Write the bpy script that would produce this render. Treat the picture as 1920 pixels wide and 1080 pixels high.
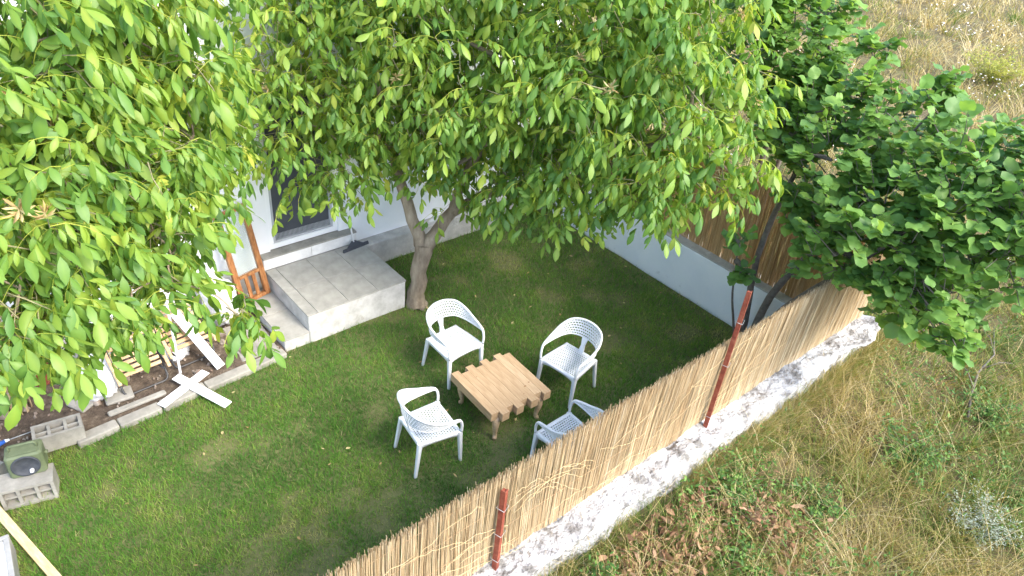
import bpy, math, random
import numpy as np
from mathutils import Vector, Matrix, Euler

random.seed(7)
RNG = np.random.default_rng(11)
SC = bpy.context.scene
for o in list(bpy.data.objects):
    bpy.data.objects.remove(o)
COL = SC.collection

# ------------------------------------------------------------------ camera, sky, sun, exposure
# world axes: +X along the house wall (to the right), +Y towards the house, z = 0 on the lawn
CAM_H = 6.0
FPX = 1400.0                       # focal length in pixels of a 1920 px wide picture
NADIR = (742.0, 2563.0)            # vanishing point of the verticals
YAW = math.radians(43.5)

def camera_axes():
    d = np.array([NADIR[0] - 960, NADIR[1] - 540, FPX]); d /= np.linalg.norm(d)
    up = -d
    fw = np.array([0, 0, 1.0]); yh = fw - up * (fw @ up); yh /= np.linalg.norm(yh)
    xh = np.cross(yh, up)
    R = np.array([xh, yh, up])
    G = np.array([[math.cos(YAW), math.sin(YAW), 0], [-math.sin(YAW), math.cos(YAW), 0], [0, 0, 1]])
    return G @ R
CR = camera_axes()
cam_data = bpy.data.cameras.new('camera')
cam = bpy.data.objects.new('camera', cam_data); COL.objects.link(cam)
cam_data.sensor_width = 36.0
cam_data.lens = 36.0 * FPX / 1920.0
cam_data.clip_start = 0.05; cam_data.clip_end = 500
M = Matrix(((CR[0, 0], -CR[0, 1], -CR[0, 2], 0), (CR[1, 0], -CR[1, 1], -CR[1, 2], 0), (CR[2, 0], -CR[2, 1], -CR[2, 2], CAM_H), (0, 0, 0, 1)))
cam.matrix_world = M
SC.camera = cam

SUN_DIR = Vector((0.28, -0.96, 0.0)).normalized()      # horizontal direction towards the sun
SUN_EL = math.radians(42)
world = bpy.data.worlds.new('World'); SC.world = world; world.use_nodes = True
wn = world.node_tree
sky = wn.nodes.new('ShaderNodeTexSky'); sky.sky_type = 'NISHITA'; sky.sun_disc = False
sky.sun_elevation = SUN_EL; sky.sun_rotation = math.atan2(SUN_DIR.x, SUN_DIR.y)
sky.air_density = 1.0; sky.dust_density = 1.6; sky.ozone_density = 1.0
wn.links.new(sky.outputs[0], wn.nodes['Background'].inputs[0])
wn.nodes['Background'].inputs[1].default_value = 0.15
sd = bpy.data.lights.new('sun', 'SUN'); sd.energy = 1.1; sd.angle = math.radians(22); sd.color = (1.0, 0.93, 0.80)
sun = bpy.data.objects.new('sun', sd); COL.objects.link(sun)
to_sun = Vector((SUN_DIR.x * math.cos(SUN_EL), SUN_DIR.y * math.cos(SUN_EL), math.sin(SUN_EL)))
sun.rotation_euler = to_sun.to_track_quat('Z', 'Y').to_euler()
sun.location = (6, -4, 12)
SC.view_settings.view_transform = 'Standard'; SC.view_settings.look = 'None'
SC.view_settings.gamma = 1.0; SC.view_settings.use_curve_mapping = False
SC.view_settings.exposure = 2.35

# ------------------------------------------------------------------ helpers
def tag(o, label=None, cat=None, group=None, kind=None):
    if label: o['label'] = label
    if cat: o['category'] = cat
    if group: o['group'] = group
    if kind: o['kind'] = kind
    return o

def thing(name, label, cat, loc=(0, 0, 0), rz=0.0, group=None):
    o = bpy.data.objects.new(name, None); COL.objects.link(o)
    o.location = loc; o.rotation_euler = (0, 0, rz); o.empty_display_size = 0.1
    return tag(o, label, cat, group)

def link(name, me, parent=None, loc=None):
    o = bpy.data.objects.new(name, me); COL.objects.link(o)
    if parent: o.parent = parent
    if loc is not None: o.location = loc
    return o

def copy_tree(o, parent=None):
    c = o.copy(); COL.objects.link(c); c.parent = parent
    for ch in o.children:
        copy_tree(ch, c)
    return c

class MB:
    """collects shapes into one mesh"""
    def __init__(s): s.v = []; s.f = []; s.smooth = []
    def add(s, vs, fs, smooth=False):
        n = len(s.v); s.v.extend([tuple(map(float, p)) for p in vs])
        for f in fs: s.f.append([i + n for i in f]); s.smooth.append(smooth)
    def box(s, lo, hi, rot=None, at=(0, 0, 0), bevel=0.0):
        """axis box lo..hi, chamfered on its vertical and top edges when bevel is given, then turned by rot and moved"""
        x0, y0, z0 = lo; x1, y1, z1 = hi; b = bevel
        if b <= 0:
            vs = [(x0, y0, z0), (x1, y0, z0), (x1, y1, z0), (x0, y1, z0), (x0, y0, z1), (x1, y0, z1), (x1, y1, z1), (x0, y1, z1)]
            fs = [(0, 3, 2, 1), (4, 5, 6, 7), (0, 1, 5, 4), (1, 2, 6, 5), (2, 3, 7, 6), (3, 0, 4, 7)]
        else:
            def ring(i, z): return [(x0 + b + i, y0 + i, z), (x1 - b - i, y0 + i, z), (x1 - i, y0 + b + i, z), (x1 - i, y1 - b - i, z),
                                    (x1 - b - i, y1 - i, z), (x0 + b + i, y1 - i, z), (x0 + i, y1 - b - i, z), (x0 + i, y0 + b + i, z)]
            c = b * 0.8
            vs = ring(c * 0.6, z0) + ring(0, z0 + c) + ring(0, z1 - c) + ring(c, z1)
            fs = [tuple(range(7, -1, -1)), tuple(range(24, 32))]
            for k in range(3):
                for i in range(8): j = (i + 1) % 8; fs.append((k * 8 + i, k * 8 + j, k * 8 + 8 + j, k * 8 + 8 + i))
        R = rot if rot is not None else Matrix.Identity(3)
        s.add([R @ Vector(p) + Vector(at) for p in vs], fs)
        return s
    def tube(s, pts, radii, n=8, cap=True, smooth=True, squash=None):
        pts = [Vector(p) for p in pts]
        if not hasattr(radii, '__len__'): radii = [radii] * len(pts)
        vs = []; ref = None
        for i, p in enumerate(pts):
            t = (pts[min(i + 1, len(pts) - 1)] - pts[max(i - 1, 0)]).normalized()
            if ref is None:
                ref = Vector((0, 0, 1)) if abs(t.z) < 0.9 else Vector((1, 0, 0))
            a = (ref - t * ref.dot(t)).normalized(); ref = a
            b = t.cross(a)
            for k in range(n):
                an = 2 * math.pi * (k + .5) / n
                vs.append(p + (a * math.cos(an) + b * math.sin(an) * (squash or 1.0)) * radii[i])
        fs = []
        for i in range(len(pts) - 1):
            for k in range(n):
                j = (k + 1) % n; fs.append((i * n + k, i * n + j, (i + 1) * n + j, (i + 1) * n + k))
        s.add(vs, fs, smooth)
        if cap:
            m = len(s.v) - len(vs)
            s.f.append([m + k for k in range(n - 1, -1, -1)]); s.smooth.append(False)
            m2 = m + (len(pts) - 1) * n
            s.f.append([m2 + k for k in range(n)]); s.smooth.append(False)
        return s
    def mesh(s, name, mat):
        me = bpy.data.meshes.new(name); me.from_pydata(s.v, [], s.f); me.materials.append(mat)
        me.polygons.foreach_set('use_smooth', s.smooth); me.update(); return me
    def build(s, name, mat, parent=None, loc=None, kind=None):
        o = link(name, s.mesh(name, mat), parent, loc)
        if kind: o['kind'] = kind
        return o

def np_mesh(name, V, F, mat, tint=None, smooth=True):
    """fast mesh from arrays: V (n,3), F (m,k), every face with k corners; tint = per-vertex value"""
    me = bpy.data.meshes.new(name); V = np.asarray(V, np.float32); F = np.asarray(F, np.int32); k = F.shape[1]
    me.vertices.add(len(V)); me.vertices.foreach_set('co', V.ravel())
    me.loops.add(F.size); me.loops.foreach_set('vertex_index', F.ravel())
    me.polygons.add(len(F)); me.polygons.foreach_set('loop_start', np.arange(0, F.size, k, dtype=np.int32))
    me.polygons.foreach_set('use_smooth', np.full(len(F), smooth))
    if tint is not None:
        a = me.attributes.new('tint', 'FLOAT', 'POINT'); a.data.foreach_set('value', np.asarray(tint, np.float32))
    me.materials.append(mat); me.update(calc_edges=True); me.validate(); return me

def vnoise(x, y, seed=0):
    """smooth value noise, 0..1"""
    def h(i, j):
        n = (i * 374761393 + j * 668265263 + seed * 974711) & 0x7fffffff
        n = ((n ^ (n >> 13)) * 1274126177) & 0x7fffffff
        return ((n ^ (n >> 16)) & 0xffff) / 65535.0
    x = np.asarray(x, float); y = np.asarray(y, float)
    i = np.floor(x).astype(np.int64); j = np.floor(y).astype(np.int64)
    fx = x - i; fy = y - j; fx = fx * fx * (3 - 2 * fx); fy = fy * fy * (3 - 2 * fy)
    return (h(i, j) * (1 - fx) + h(i + 1, j) * fx) * (1 - fy) + (h(i, j + 1) * (1 - fx) + h(i + 1, j + 1) * fx) * fy
def fbm(x, y, seed=0, o=3):
    s = 0; a = .5; t = 0
    for k in range(o):
        s = s + a * vnoise(x * 2 ** k, y * 2 ** k, seed + k); t += a; a *= .55
    return s / t

# ------------------------------------------------------------------ materials
def new_mat(name):
    m = bpy.data.materials.new(name); m.use_nodes = True
    return m, m.node_tree, m.node_tree.nodes['Principled BSDF']
def ramp(nt, stops):
    r = nt.nodes.new('ShaderNodeValToRGB'); e = r.color_ramp.elements
    while len(e) < len(stops): e.new(0.5)
    for i, (p, c) in enumerate(stops): e[i].position = p; e[i].color = (*c, 1)
    return r
def mat_noise(name, stops, scale=8, rough=.8, bump=.3, bscale=40, detail=6, stretch=(1, 1, 1), dist=.01, spec=.3, second=None):
    """noise-driven colour with fine relief; second = (colour, scale, threshold) adds stains with a shape of their own"""
    m, nt, b = new_mat(name); L = nt.links.new
    tc = nt.nodes.new('ShaderNodeTexCoord'); mp = nt.nodes.new('ShaderNodeMapping'); mp.inputs['Scale'].default_value = stretch
    L(tc.outputs['Object'], mp.inputs[0])
    n = nt.nodes.new('ShaderNodeTexNoise'); n.inputs['Scale'].default_value = scale; n.inputs['Detail'].default_value = detail; n.inputs['Roughness'].default_value = .62
    L(mp.outputs[0], n.inputs['Vector'])
    r = ramp(nt, stops); L(n.outputs['Fac'], r.inputs[0]); col = r.outputs[0]
    if second:
        n2 = nt.nodes.new('ShaderNodeTexNoise'); n2.inputs['Scale'].default_value = second[1]; n2.inputs['Detail'].default_value = 8; n2.inputs['Roughness'].default_value = .7
        L(mp.outputs[0], n2.inputs['Vector'])
        r2 = ramp(nt, [(second[2], (0, 0, 0)), (second[2] + .12, (1, 1, 1))]); L(n2.outputs['Fac'], r2.inputs[0])
        mx = nt.nodes.new('ShaderNodeMixRGB'); L(r2.outputs[0], mx.inputs[0]); L(col, mx.inputs[1]); mx.inputs[2].default_value = (*second[0], 1); col = mx.outputs[0]
    L(col, b.inputs['Base Color']); b.inputs['Roughness'].default_value = rough; b.inputs['Specular IOR Level'].default_value = spec
    if bump:
        n3 = nt.nodes.new('ShaderNodeTexNoise'); n3.inputs['Scale'].default_value = bscale; n3.inputs['Detail'].default_value = 5
        L(mp.outputs[0], n3.inputs['Vector'])
        bp = nt.nodes.new('ShaderNodeBump'); bp.inputs['Strength'].default_value = bump; bp.inputs['Distance'].default_value = dist
        L(n3.outputs['Fac'], bp.inputs['Height']); L(bp.outputs[0], b.inputs['Normal'])
    return m
def mat_tint(name, stops, rough=.6, trans=0.0, trans_gain=1.3, spec=.3, sheen=None):
    """colour picked per blade, leaf or reed from the mesh's tint value"""
    m, nt, b = new_mat(name); L = nt.links.new
    a = nt.nodes.new('ShaderNodeAttribute'); a.attribute_name = 'tint'
    r = ramp(nt, stops); L(a.outputs['Fac'], r.inputs[0])
    L(r.outputs[0], b.inputs['Base Color']); b.inputs['Roughness'].default_value = rough; b.inputs['Specular IOR Level'].default_value = spec
    if trans:
        t = nt.nodes.new('ShaderNodeBsdfTranslucent'); g = nt.nodes.new('ShaderNodeMixRGB'); g.blend_type = 'MULTIPLY'; g.inputs[0].default_value = 1
        L(r.outputs[0], g.inputs[1]); g.inputs[2].default_value = (trans_gain * 1.1, trans_gain, trans_gain * .55, 1)
        L(g.outputs[0], t.inputs[0])
        x = nt.nodes.new('ShaderNodeMixShader'); x.inputs[0].default_value = trans
        L(b.outputs[0], x.inputs[1]); L(t.outputs[0], x.inputs[2]); L(x.outputs[0], nt.nodes['Material Output'].inputs[0])
    return m

MT = {}
MT['walnut_leaf'] = mat_tint('walnut_leaf', [(0, (.10, .22, .045)), (.35, (.18, .315, .05)), (.7, (.295, .405, .06)), (1, (.47, .49, .085))], .48, .50, 1.3, .5)
MT['hazel_leaf'] = mat_tint('hazel_leaf', [(0, (.10, .21, .055)), (.5, (.17, .32, .07)), (.85, (.25, .41, .085)), (1, (.38, .50, .10))], .5, .44, 1.2, .4)
MT['bark'] = mat_noise('bark', [(.3, (.14, .105, .075)), (.55, (.29, .23, .165)), (.75, (.42, .35, .27))], 9, .9, .8, 22, stretch=(1, 1, .35), dist=.02)
MT['twig'] = mat_noise('twig', [(.3, (.17, .16, .09)), (.7, (.26, .24, .13))], 30, .8, 0)
MT['stem'] = mat_noise('stem', [(.3, (.10, .085, .07)), (.7, (.20, .17, .14))], 20, .85, .4, 40)
MT['grass'] = mat_tint('grass', [(0, (.05, .145, .024)), (.35, (.098, .25, .038)), (.65, (.17, .335, .048)), (.85, (.30, .37, .085)), (1, (.46, .43, .21))], .6, .36, 1.2)
MT['soil_lawn'] = mat_noise('lawn_soil', [(.3, (.08, .10, .03)), (.7, (.15, .145, .06))], 20, .95, .5, 60)
MT['meadow'] = mat_tint('meadow', [(0, (.07, .135, .024)), (.3, (.14, .215, .036)), (.5, (.25, .255, .065)), (.7, (.37, .29, .115)), (.9, (.50, .39, .19)), (1, (.60, .51, .31))], .7, .32, 1.1)
MT['earth'] = mat_noise('earth', [(.3, (.085, .06, .03)), (.5, (.14, .11, .05)), (.7, (.11, .105, .04))], 3, .95, .8, 30, dist=.03)  # earth colour darkened to include the shade beneath the grass
MT['soil'] = mat_noise('soil', [(.3, (.055, .04, .03)), (.55, (.12, .09, .065)), (.75, (.22, .18, .14))], 14, .95, .9, 60, dist=.02)
MT['reed'] = mat_tint('reed', [(0, (.20, .12, .06)), (.3, (.34, .235, .125)), (.55, (.43, .32, .185)), (.8, (.51, .405, .255)), (1, (.60, .515, .365))], .55, 0)
MT['old_reed'] = mat_tint('old_reed', [(0, (.22, .11, .045)), (.3, (.38, .21, .085)), (.6, (.52, .32, .135)), (.85, (.62, .41, .20)), (1, (.7, .54, .31))], .6, 0)
MT['lime'] = mat_noise('limewash', [(.36, (.17, .16, .145)), (.47, (.36, .35, .34)), (.62, (.52, .52, .51))], 7, .9, 1.0, 20, dist=.06, second=((.22, .18, .14), 9, .58))
MT['white_wall'] = mat_noise('white_wall', [(.3, (.76, .79, .84)), (.6, (.83, .85, .88))], 2.2, .85, .25, 30, dist=.006, second=((.56, .57, .59), 4.5, .62))
MT['house_wall'] = mat_noise('house_wall', [(.3, (.75, .76, .77)), (.6, (.82, .82, .82))], 1.6, .85, .2, 40, dist=.006, second=((.60, .59, .57), 2.6, .64))
MT['plinth'] = mat_noise('plinth', [(.3, (.33, .32, .30)), (.55, (.46, .44, .41)), (.75, (.58, .57, .55))], 5, .9, .5, 30, second=((.68, .68, .67), 4, .56))
MT['concrete'] = mat_noise('concrete', [(.3, (.21, .20, .175)), (.55, (.30, .285, .25)), (.75, (.38, .36, .32))], 7, .9, .4, 60, dist=.006)
MT['render'] = mat_noise('worn_render', [(.3, (.36, .35, .33)), (.55, (.52, .51, .49)), (.8, (.64, .63, .61))], 5, .9, .5, 25, dist=.01, second=((.40, .38, .34), 6, .56))
MT['tile'] = mat_noise('stone_tile', [(.3, (.27, .265, .24)), (.55, (.35, .34, .31)), (.75, (.42, .41, .37))], 6, .6, .12, 60, dist=.003, second=((.32, .28, .21), 5, .64))
MT['marble'] = mat_noise('sill_marble', [(.3, (.58, .57, .55)), (.55, (.72, .71, .69)), (.75, (.80, .80, .78))], 6, .5, .05, 40)
MT['plastic'] = mat_noise('white_plastic', [(.3, (.62, .64, .66)), (.7, (.70, .715, .735))], 6, .45, .12, 160, dist=.002, spec=.4, second=((.60, .58, .53), 5, .63))
MT['pvc'] = mat_noise('white_pvc', [(.3, (.80, .80, .80)), (.7, (.86, .86, .86))], 3, .35, 0)
MT['pine'] = mat_noise('pine', [(.28, (.32, .205, .115)), (.5, (.42, .29, .17)), (.72, (.50, .365, .23))], 5, .6, .12, 40, stretch=(7, 1, 7), dist=.003)
MT['pine2'] = mat_noise('pine_pale', [(.28, (.37, .245, .14)), (.5, (.47, .335, .205)), (.72, (.54, .405, .265))], 5, .6, .12, 40, stretch=(7, 1, 7), dist=.003)
MT['knot'] = mat_noise('knot', [(.3, (.20, .10, .045)), (.7, (.30, .16, .07))], 40, .7, 0)
MT['rust'] = mat_noise('red_oxide', [(.3, (.11, .024, .014)), (.5, (.20, .045, .024)), (.72, (.28, .095, .055))], 16, .65, .3, 60, second=((.16, .07, .04), 12, .63))
MT['oldwood'] = mat_noise('varnished_wood', [(.3, (.15, .055, .02)), (.5, (.31, .13, .045)), (.72, (.43, .23, .10))], 8, .55, .25, 40, stretch=(5, 5, 1), second=((.12, .06, .03), 10, .64))
MT['slat'] = mat_noise('slat_wood', [(.3, (.38, .22, .11)), (.55, (.54, .36, .20)), (.75, (.64, .47, .29))], 7, .65, .2, 40, stretch=(1, 5, 5))
MT['plank'] = mat_noise('raw_plank', [(.3, (.55, .38, .18)), (.55, (.70, .53, .29)), (.75, (.78, .63, .39))], 6, .65, .15, 40, stretch=(6, 1, 6), second=((.36, .19, .08), 9, .70))
MT['black'] = mat_noise('black_metal', [(.3, (.02, .02, .022)), (.7, (.04, .04, .042))], 10, .4, 0, spec=.5)
MT['rubber'] = mat_noise('dark_plastic', [(.3, (.035, .04, .05)), (.7, (.07, .075, .085))], 20, .6, .1)
MT['screen'] = mat_noise('insect_screen', [(.3, (.05, .055, .065)), (.7, (.075, .08, .09))], 3, .5, .05, 300)
MT['grey_frame'] = mat_noise('grey_frame', [(.3, (.36, .37, .38)), (.7, (.46, .47, .48))], 6, .5, 0)
MT['olive'] = mat_noise('olive_paint', [(.3, (.10, .125, .065)), (.7, (.15, .18, .10))], 8, .55, .1)
MT['sack'] = mat_noise('white_sack', [(.3, (.66, .67, .69)), (.7, (.80, .80, .81))], 6, .6, .7, 14, dist=.03)
MT['grey'] = mat_noise('grey_metal', [(.3, (.25, .25, .25)), (.7, (.36, .36, .35))], 10, .5, .1)
MT['blue'] = mat_noise('blue_plastic', [(.3, (.03, .10, .42)), (.7, (.05, .16, .55))], 5, .4, 0)
MT['stone'] = mat_noise('rubble', [(.3, (.16, .10, .075)), (.5, (.25, .20, .16)), (.7, (.36, .33, .29))], 5, .9, .5, 30)
MT['nut'] = mat_noise('green_husk', [(.3, (.20, .32, .06)), (.7, (.29, .42, .10))], 30, .5, .1, 90)
MT['dead_leaf'] = mat_tint('dead_leaf', [(0, (.11, .058, .03)), (.5, (.27, .145, .075)), (1, (.40, .255, .15))], .8, .12)
MT['catkin'] = mat_tint('withered_tip', [(0, (.30, .20, .08)), (.5, (.42, .30, .13)), (1, (.52, .44, .22))], .8, .2)
MT['silver'] = mat_tint('silver_leaf', [(0, (.20, .24, .17)), (.5, (.30, .34, .26)), (1, (.44, .47, .38))], .8, .15)
MT['herb'] = mat_tint('herb', [(0, (.04, .10, .022)), (.5, (.085, .19, .035)), (1, (.17, .29, .055))], .55, .3)
MT['yellow_herb'] = mat_tint('yellow_herb', [(0, (.22, .25, .045)), (.5, (.34, .36, .06)), (1, (.46, .43, .09))], .7, .3)
MT['flower'] = mat_tint('flower', [(0, (.62, .56, .46)), (1, (.80, .77, .72))], .8, .2)

glass = bpy.data.materials.new('old_glass'); glass.use_nodes = True
gb = glass.node_tree.nodes['Principled BSDF']; gb.inputs['Base Color'].default_value = (.75, .80, .78, 1); gb.inputs['Roughness'].default_value = .12
gb.inputs['Transmission Weight'].default_value = .75; gb.inputs['IOR'].default_value = 1.05
MT['glass'] = glass

def in_frame(P, pad=1.02):
    """camera distance and picture position of points, used only to decide which leaves are built as single objects"""
    d = (P - np.array([0, 0, CAM_H])) @ CR
    px = 960 + FPX * d[:, 0] / d[:, 2]; py = 540 + FPX * d[:, 1] / d[:, 2]
    ok = (d[:, 2] > .2) & (px > 0) & (px < 1920) & (py > 0) & (py < 1080)
    return np.linalg.norm(d, axis=1), px, py, ok

# ------------------------------------------------------------------ ground sheets
WALL_Y = 2.62      # line of the front reed fence
WALL_X = 8.0       # inner face of the right garden wall
def meadow_h(x, y):
    x = np.asarray(x, float); y = np.asarray(y, float)
    h = .30 + .16 * (fbm(x * .35, y * .35, 5) - .5) + .05 * (fbm(x * 1.7, y * 1.7, 9) - .5)
    h = h - .02 * np.clip(2.0 - y, 0, 10)
    h = h + .22 * np.exp(-np.clip(2.35 - y, 0, 9) / .45) * (x < 9.2)
    h = h + .012 * np.clip(x - 12, 0, 60)
    return h
def make_ground():
    xs = np.concatenate([np.linspace(-120, -4, 14), np.linspace(-3.5, 14, 71), np.linspace(15, 45, 31), np.linspace(50, 200, 14)])
    ys = np.concatenate([np.linspace(-120, -8, 12), np.linspace(-7, 14, 85), np.linspace(15, 45, 25), np.linspace(50, 200, 12)])
    X, Y = np.meshgrid(xs, ys, indexing='ij')
    Z = meadow_h(X, Y)
    inside = (X < 8.12) & (Y > 2.5)
    Z = np.where(inside, -.06, Z)
    V = np.stack([X, Y, Z], -1).reshape(-1, 3); ny = len(ys)
    i, j = np.meshgrid(np.arange(len(xs) - 1), np.arange(ny - 1), indexing='ij'); q = (i * ny + j).ravel()
    F = np.stack([q, q + ny, q + ny + 1, q + 1], -1)
    tag(link('meadow_ground', np_mesh('meadow_ground', V, F, MT['earth'])), 'rough sloping earth of the dry meadow outside the garden', kind='structure')
make_ground()
def sheet(name, x0, x1, y0, y1, z, mat, n=40, amp=.01, fr=2.0, label=None, seed=1):
    xs = np.linspace(x0, x1, n); ys = np.linspace(y0, y1, n); X, Y = np.meshgrid(xs, ys, indexing='ij')
    Z = z + amp * (fbm(X * fr, Y * fr, seed) - .5) * 2
    V = np.stack([X, Y, Z], -1).reshape(-1, 3)
    i, j = np.meshgrid(np.arange(n - 1), np.arange(n - 1), indexing='ij'); q = (i * n + j).ravel()
    F = np.stack([q, q + n, q + n + 1, q + 1], -1)
    return tag(link(name, np_mesh(name, V, F, mat)), label, kind='structure')
def lawn_edge(x):
    """back edge of the lawn along the kerb stones, the steps and the house plinth"""
    x = np.asarray(x, float)
    return np.where(x < 2.78, 6.60 + .06 * (x - .3), np.where(x < 4.54, 6.77, 7.86))
sheet('lawn', -4, 7.99, 2.7, 7.95, -.012, MT['soil_lawn'], 60, .012, 1.5, 'green garden lawn soil under the grass')
sheet('soil_bed', -4, 2.79, 6.68, 8.04, .035, MT['soil'], 80, .025, 5, 'dark soil bed strewn with rubble beside the house')

# ------------------------------------------------------------------ house
def make_house():
    t = thing('house', 'white rendered house with a glazed door behind the walnut trees', 'house', (3.75, 8.05, 0))
    ox, oy = 3.75, 8.05
    m = MB(); L = lambda x, y, z: (x - ox, y - oy, z)
    x0, x1, dx0, dx1, top = -4.0, 8.28, 3.26, 4.25, 5.6
    m.box(L(x0, 8.05, .36), L(dx0, 8.35, top)); m.box(L(dx1, 8.05, .36), L(x1, 8.35, top)); m.box(L(dx0, 8.05, 2.75), L(dx1, 8.35, top))
    m.box(L(x0, 8.35, .36), L(x0 + .3, 13, top)); m.box(L(x1 - .3, 8.35, .36), L(x1, 13, top)); m.box(L(x0 + .3, 12.7, .36), L(x1 - .3, 13, top))
    m.build('wall', MT['house_wall'], t)
    p = MB(); p.box(L(x0, 7.93, -.1), L(2.6, 13.04, .355)); p.box(L(4.54, 7.87, -.1), L(x1 - .02, 8.6, .355), bevel=.015); p.box(L(2.6, 8.06, -.1), L(4.54, 8.6, .355))
    p.build('plinth', MT['plinth'], t)
    r = MB(); r.box(L(x0 - .4, 7.7, top), L(x1 + .4, 13.4, top + .18), bevel=.02); r.build('roof', MT['concrete'], t)
    # door: white frame, grey inner frame, dark screen
    d = MB(); w = .065
    zb, zt = .615, 2.745
    d.box(L(dx0 + .003, 8.07, zb), L(dx0 + w, 8.17, zt)); d.box(L(dx1 - w, 8.07, zb), L(dx1 - .003, 8.17, zt))
    d.box(L(dx0 + w, 8.07, zb), L(dx1 - w, 8.17, zb + .07)); d.box(L(dx0 + w, 8.07, zt - .07), L(dx1 - w, 8.17, zt))
    df = d.build('door', MT['pvc'], t)
    g = MB(); a0, a1, b0, b1 = dx0 + w + .002, dx1 - w - .002, zb + .072, zt - .072
    g.box(L(a0, 8.085, b0), L(a0 + .035, 8.14, b1)); g.box(L(a1 - .035, 8.085, b0), L(a1, 8.14, b1)); g.box(L(a0 + .035, 8.085, b0), L(a1 - .035, 8.14, b0 + .03)); g.box(L(a0 + .035, 8.085, b1 - .03), L(a1 - .035, 8.14, b1))
    g.build('inner_frame', MT['grey_frame'], df)
    s = MB(); s.box(L(a0 + .036, 8.118, b0 + .031), L(a1 - .036, 8.122, b1 - .031)); s.build('screen', MT['screen'], df)
    k = MB()
    n = 44
    for i in range(n):
        x = a0 + .042 + (a1 - a0 - .084) * i / (n - 1)
        k.box(L(x - .0035, 8.104, b0 + .031), L(x + .0035, 8.112, b0 + .115))
    k.build('pleated_edge', MT['grey_frame'], df, kind='stuff')
    h = MB(); h.tube([L(dx1 - .11, 8.066, 1.55), L(dx1 - .11, 8.03, 1.55), L(dx1 - .22, 8.03, 1.55)], .011, 8); h.box(L(dx1 - .125, 8.064, 1.47), L(dx1 - .095, 8.070, 1.63)); h.build('handle', MT['grey'], df)
    # sill with two stone cladding tiles under it
    b = MB(); b.box(L(3.12, 7.955, .44), L(4.44, 8.062, .575)); b.build('sill_base', MT['plinth'], t)
    for xa, xb in ((3.105, 3.775), (3.781, 4.455)):
        q = MB(); q.box(L(xa, 7.933, .421), L(xb, 7.953, .576)); q.build('sill_tile', MT['marble'], t)
    q = MB(); q.box(L(3.10, 7.922, .578), L(4.46, 8.085, .603), bevel=.004); q.build('sill_slab', MT['concrete'], t)
make_house()

def make_porch():
    t = thing('porch_steps', 'grey tiled concrete porch with one lower side step before the door', 'steps', (3.8, 7.35, 0))
    L = lambda x, y, z: (x - 3.8, y - 7.35, z)
    m = MB(); m.box(L(3.125, 6.785, -.08), L(4.515, 7.93, .395), bevel=.012); m.build('base', MT['render'], t)
    s = MB(); s.box(L(2.80, 6.79, -.08), L(3.123, 7.92, .150), bevel=.01); s.build('lower_step', MT['render'], t)
    xs = [3.25, 3.675, 4.10, 4.522]; ys = [6.778, 7.36, 7.928]
    for i in range(3):
        for j in range(2):
            q = MB(); q.box((-(xs[i + 1] - xs[i]) / 2 + .0018, -(ys[j + 1] - ys[j]) / 2 + .0018, 0), ((xs[i + 1] - xs[i]) / 2 - .0018, (ys[j + 1] - ys[j]) / 2 - .0018, .022), bevel=.003)
            q.build('tile', MT['tile'], t, L((xs[i] + xs[i + 1]) / 2, (ys[j] + ys[j + 1]) / 2, .396 + random.uniform(0, .0015)))
    for y0, y1 in ((6.778, 7.36), (7.364, 7.928)):
        q = MB(); q.box(L(3.112, y0, .3965), L(3.246, y1 - .002, .4185), bevel=.003); q.build('edge_tile', MT['tile'], t)
        q = MB(); q.box(L(2.79, y0 + .002, .1515), L(3.122, y1 - .002, .170), bevel=.003); q.build('step_tile', MT['tile'], t)
make_porch()

# ------------------------------------------------------------------ garden walls
def rough_wall(name, label, x0, x1, y0, y1, z0, z1, mat, step, amp, seed, cat='wall'):
    """long wall with uneven faces: a grid wrapped over outer face, top and inner face"""
    alongx = (x1 - x0) > (y1 - y0)
    Ln = (x1 - x0) if alongx else (y1 - y0); Wd = (y1 - y0) if alongx else (x1 - x0)
    n = int(Ln / step); nh = max(4, int((z1 - z0) / step)); nw = max(3, int(Wd / step))
    prof = [(0, z0 + (z1 - z0) * k / nh, 0) for k in range(nh)] + [(Wd * k / nw, z1, 1) for k in range(nw + 1)] + [(Wd, z1 - (z1 - z0) * (k + 1) / nh, 2) for k in range(nh)]
    V = []
    for i in range(n + 1):
        s = Ln * i / n
        for k, (w, z, side) in enumerate(prof):
            a = float(fbm(np.array(s * 4.0), np.array(k * step * 4 + 3), seed)) - .5
            b = float(fbm(np.array(s * 8.0), np.array(k * step * 8 + 7), seed + 4)) - .5
            d = amp * (2 * a + .9 * b)
            ww, zz = w, z
            big = (float(fbm(np.array(s * 1.3), np.array(2.0), seed + 9)) - .5) + .6 * (float(fbm(np.array(s * 4.1), np.array(5.0), seed + 12)) - .5)
            if side == 0 or k <= nh + nw // 2: ww = ww + .28 * big
            zz = zz + .10 * big * (side == 1)
            if side == 0: ww = w + d
            elif side == 2: ww = w - d * .5
            else: zz = z + d
            if k == nh: ww += amp * .9; zz -= amp * .6
            if k == nh + nw: ww -= amp * .4; zz -= amp * .3
            V.append((s, ww, zz) if alongx else (ww, s, zz))
    m = len(prof); F = []
    for i in range(n):
        for k in range(m - 1): a = i * m + k; F.append((a, a + m, a + m + 1, a + 1) if alongx else (a, a + 1, a + m + 1, a + m))
    V = np.array(V) ; 
    me = np_mesh(name, V, F, mat)
    import bmesh
    bm = bmesh.new(); bm.from_mesh(me)
    bm.verts.ensure_lookup_table()
    for e in (0, n):
        vs = [bm.verts[e * m + k] for k in range(m)]
        bm.faces.new(vs if e else vs[::-1])
    bmesh.ops.recalc_face_normals(bm, faces=bm.faces); bm.to_mesh(me); bm.free()
    return tag(link(name, me, None, (x0, y0, 0)), label, cat)
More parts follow.
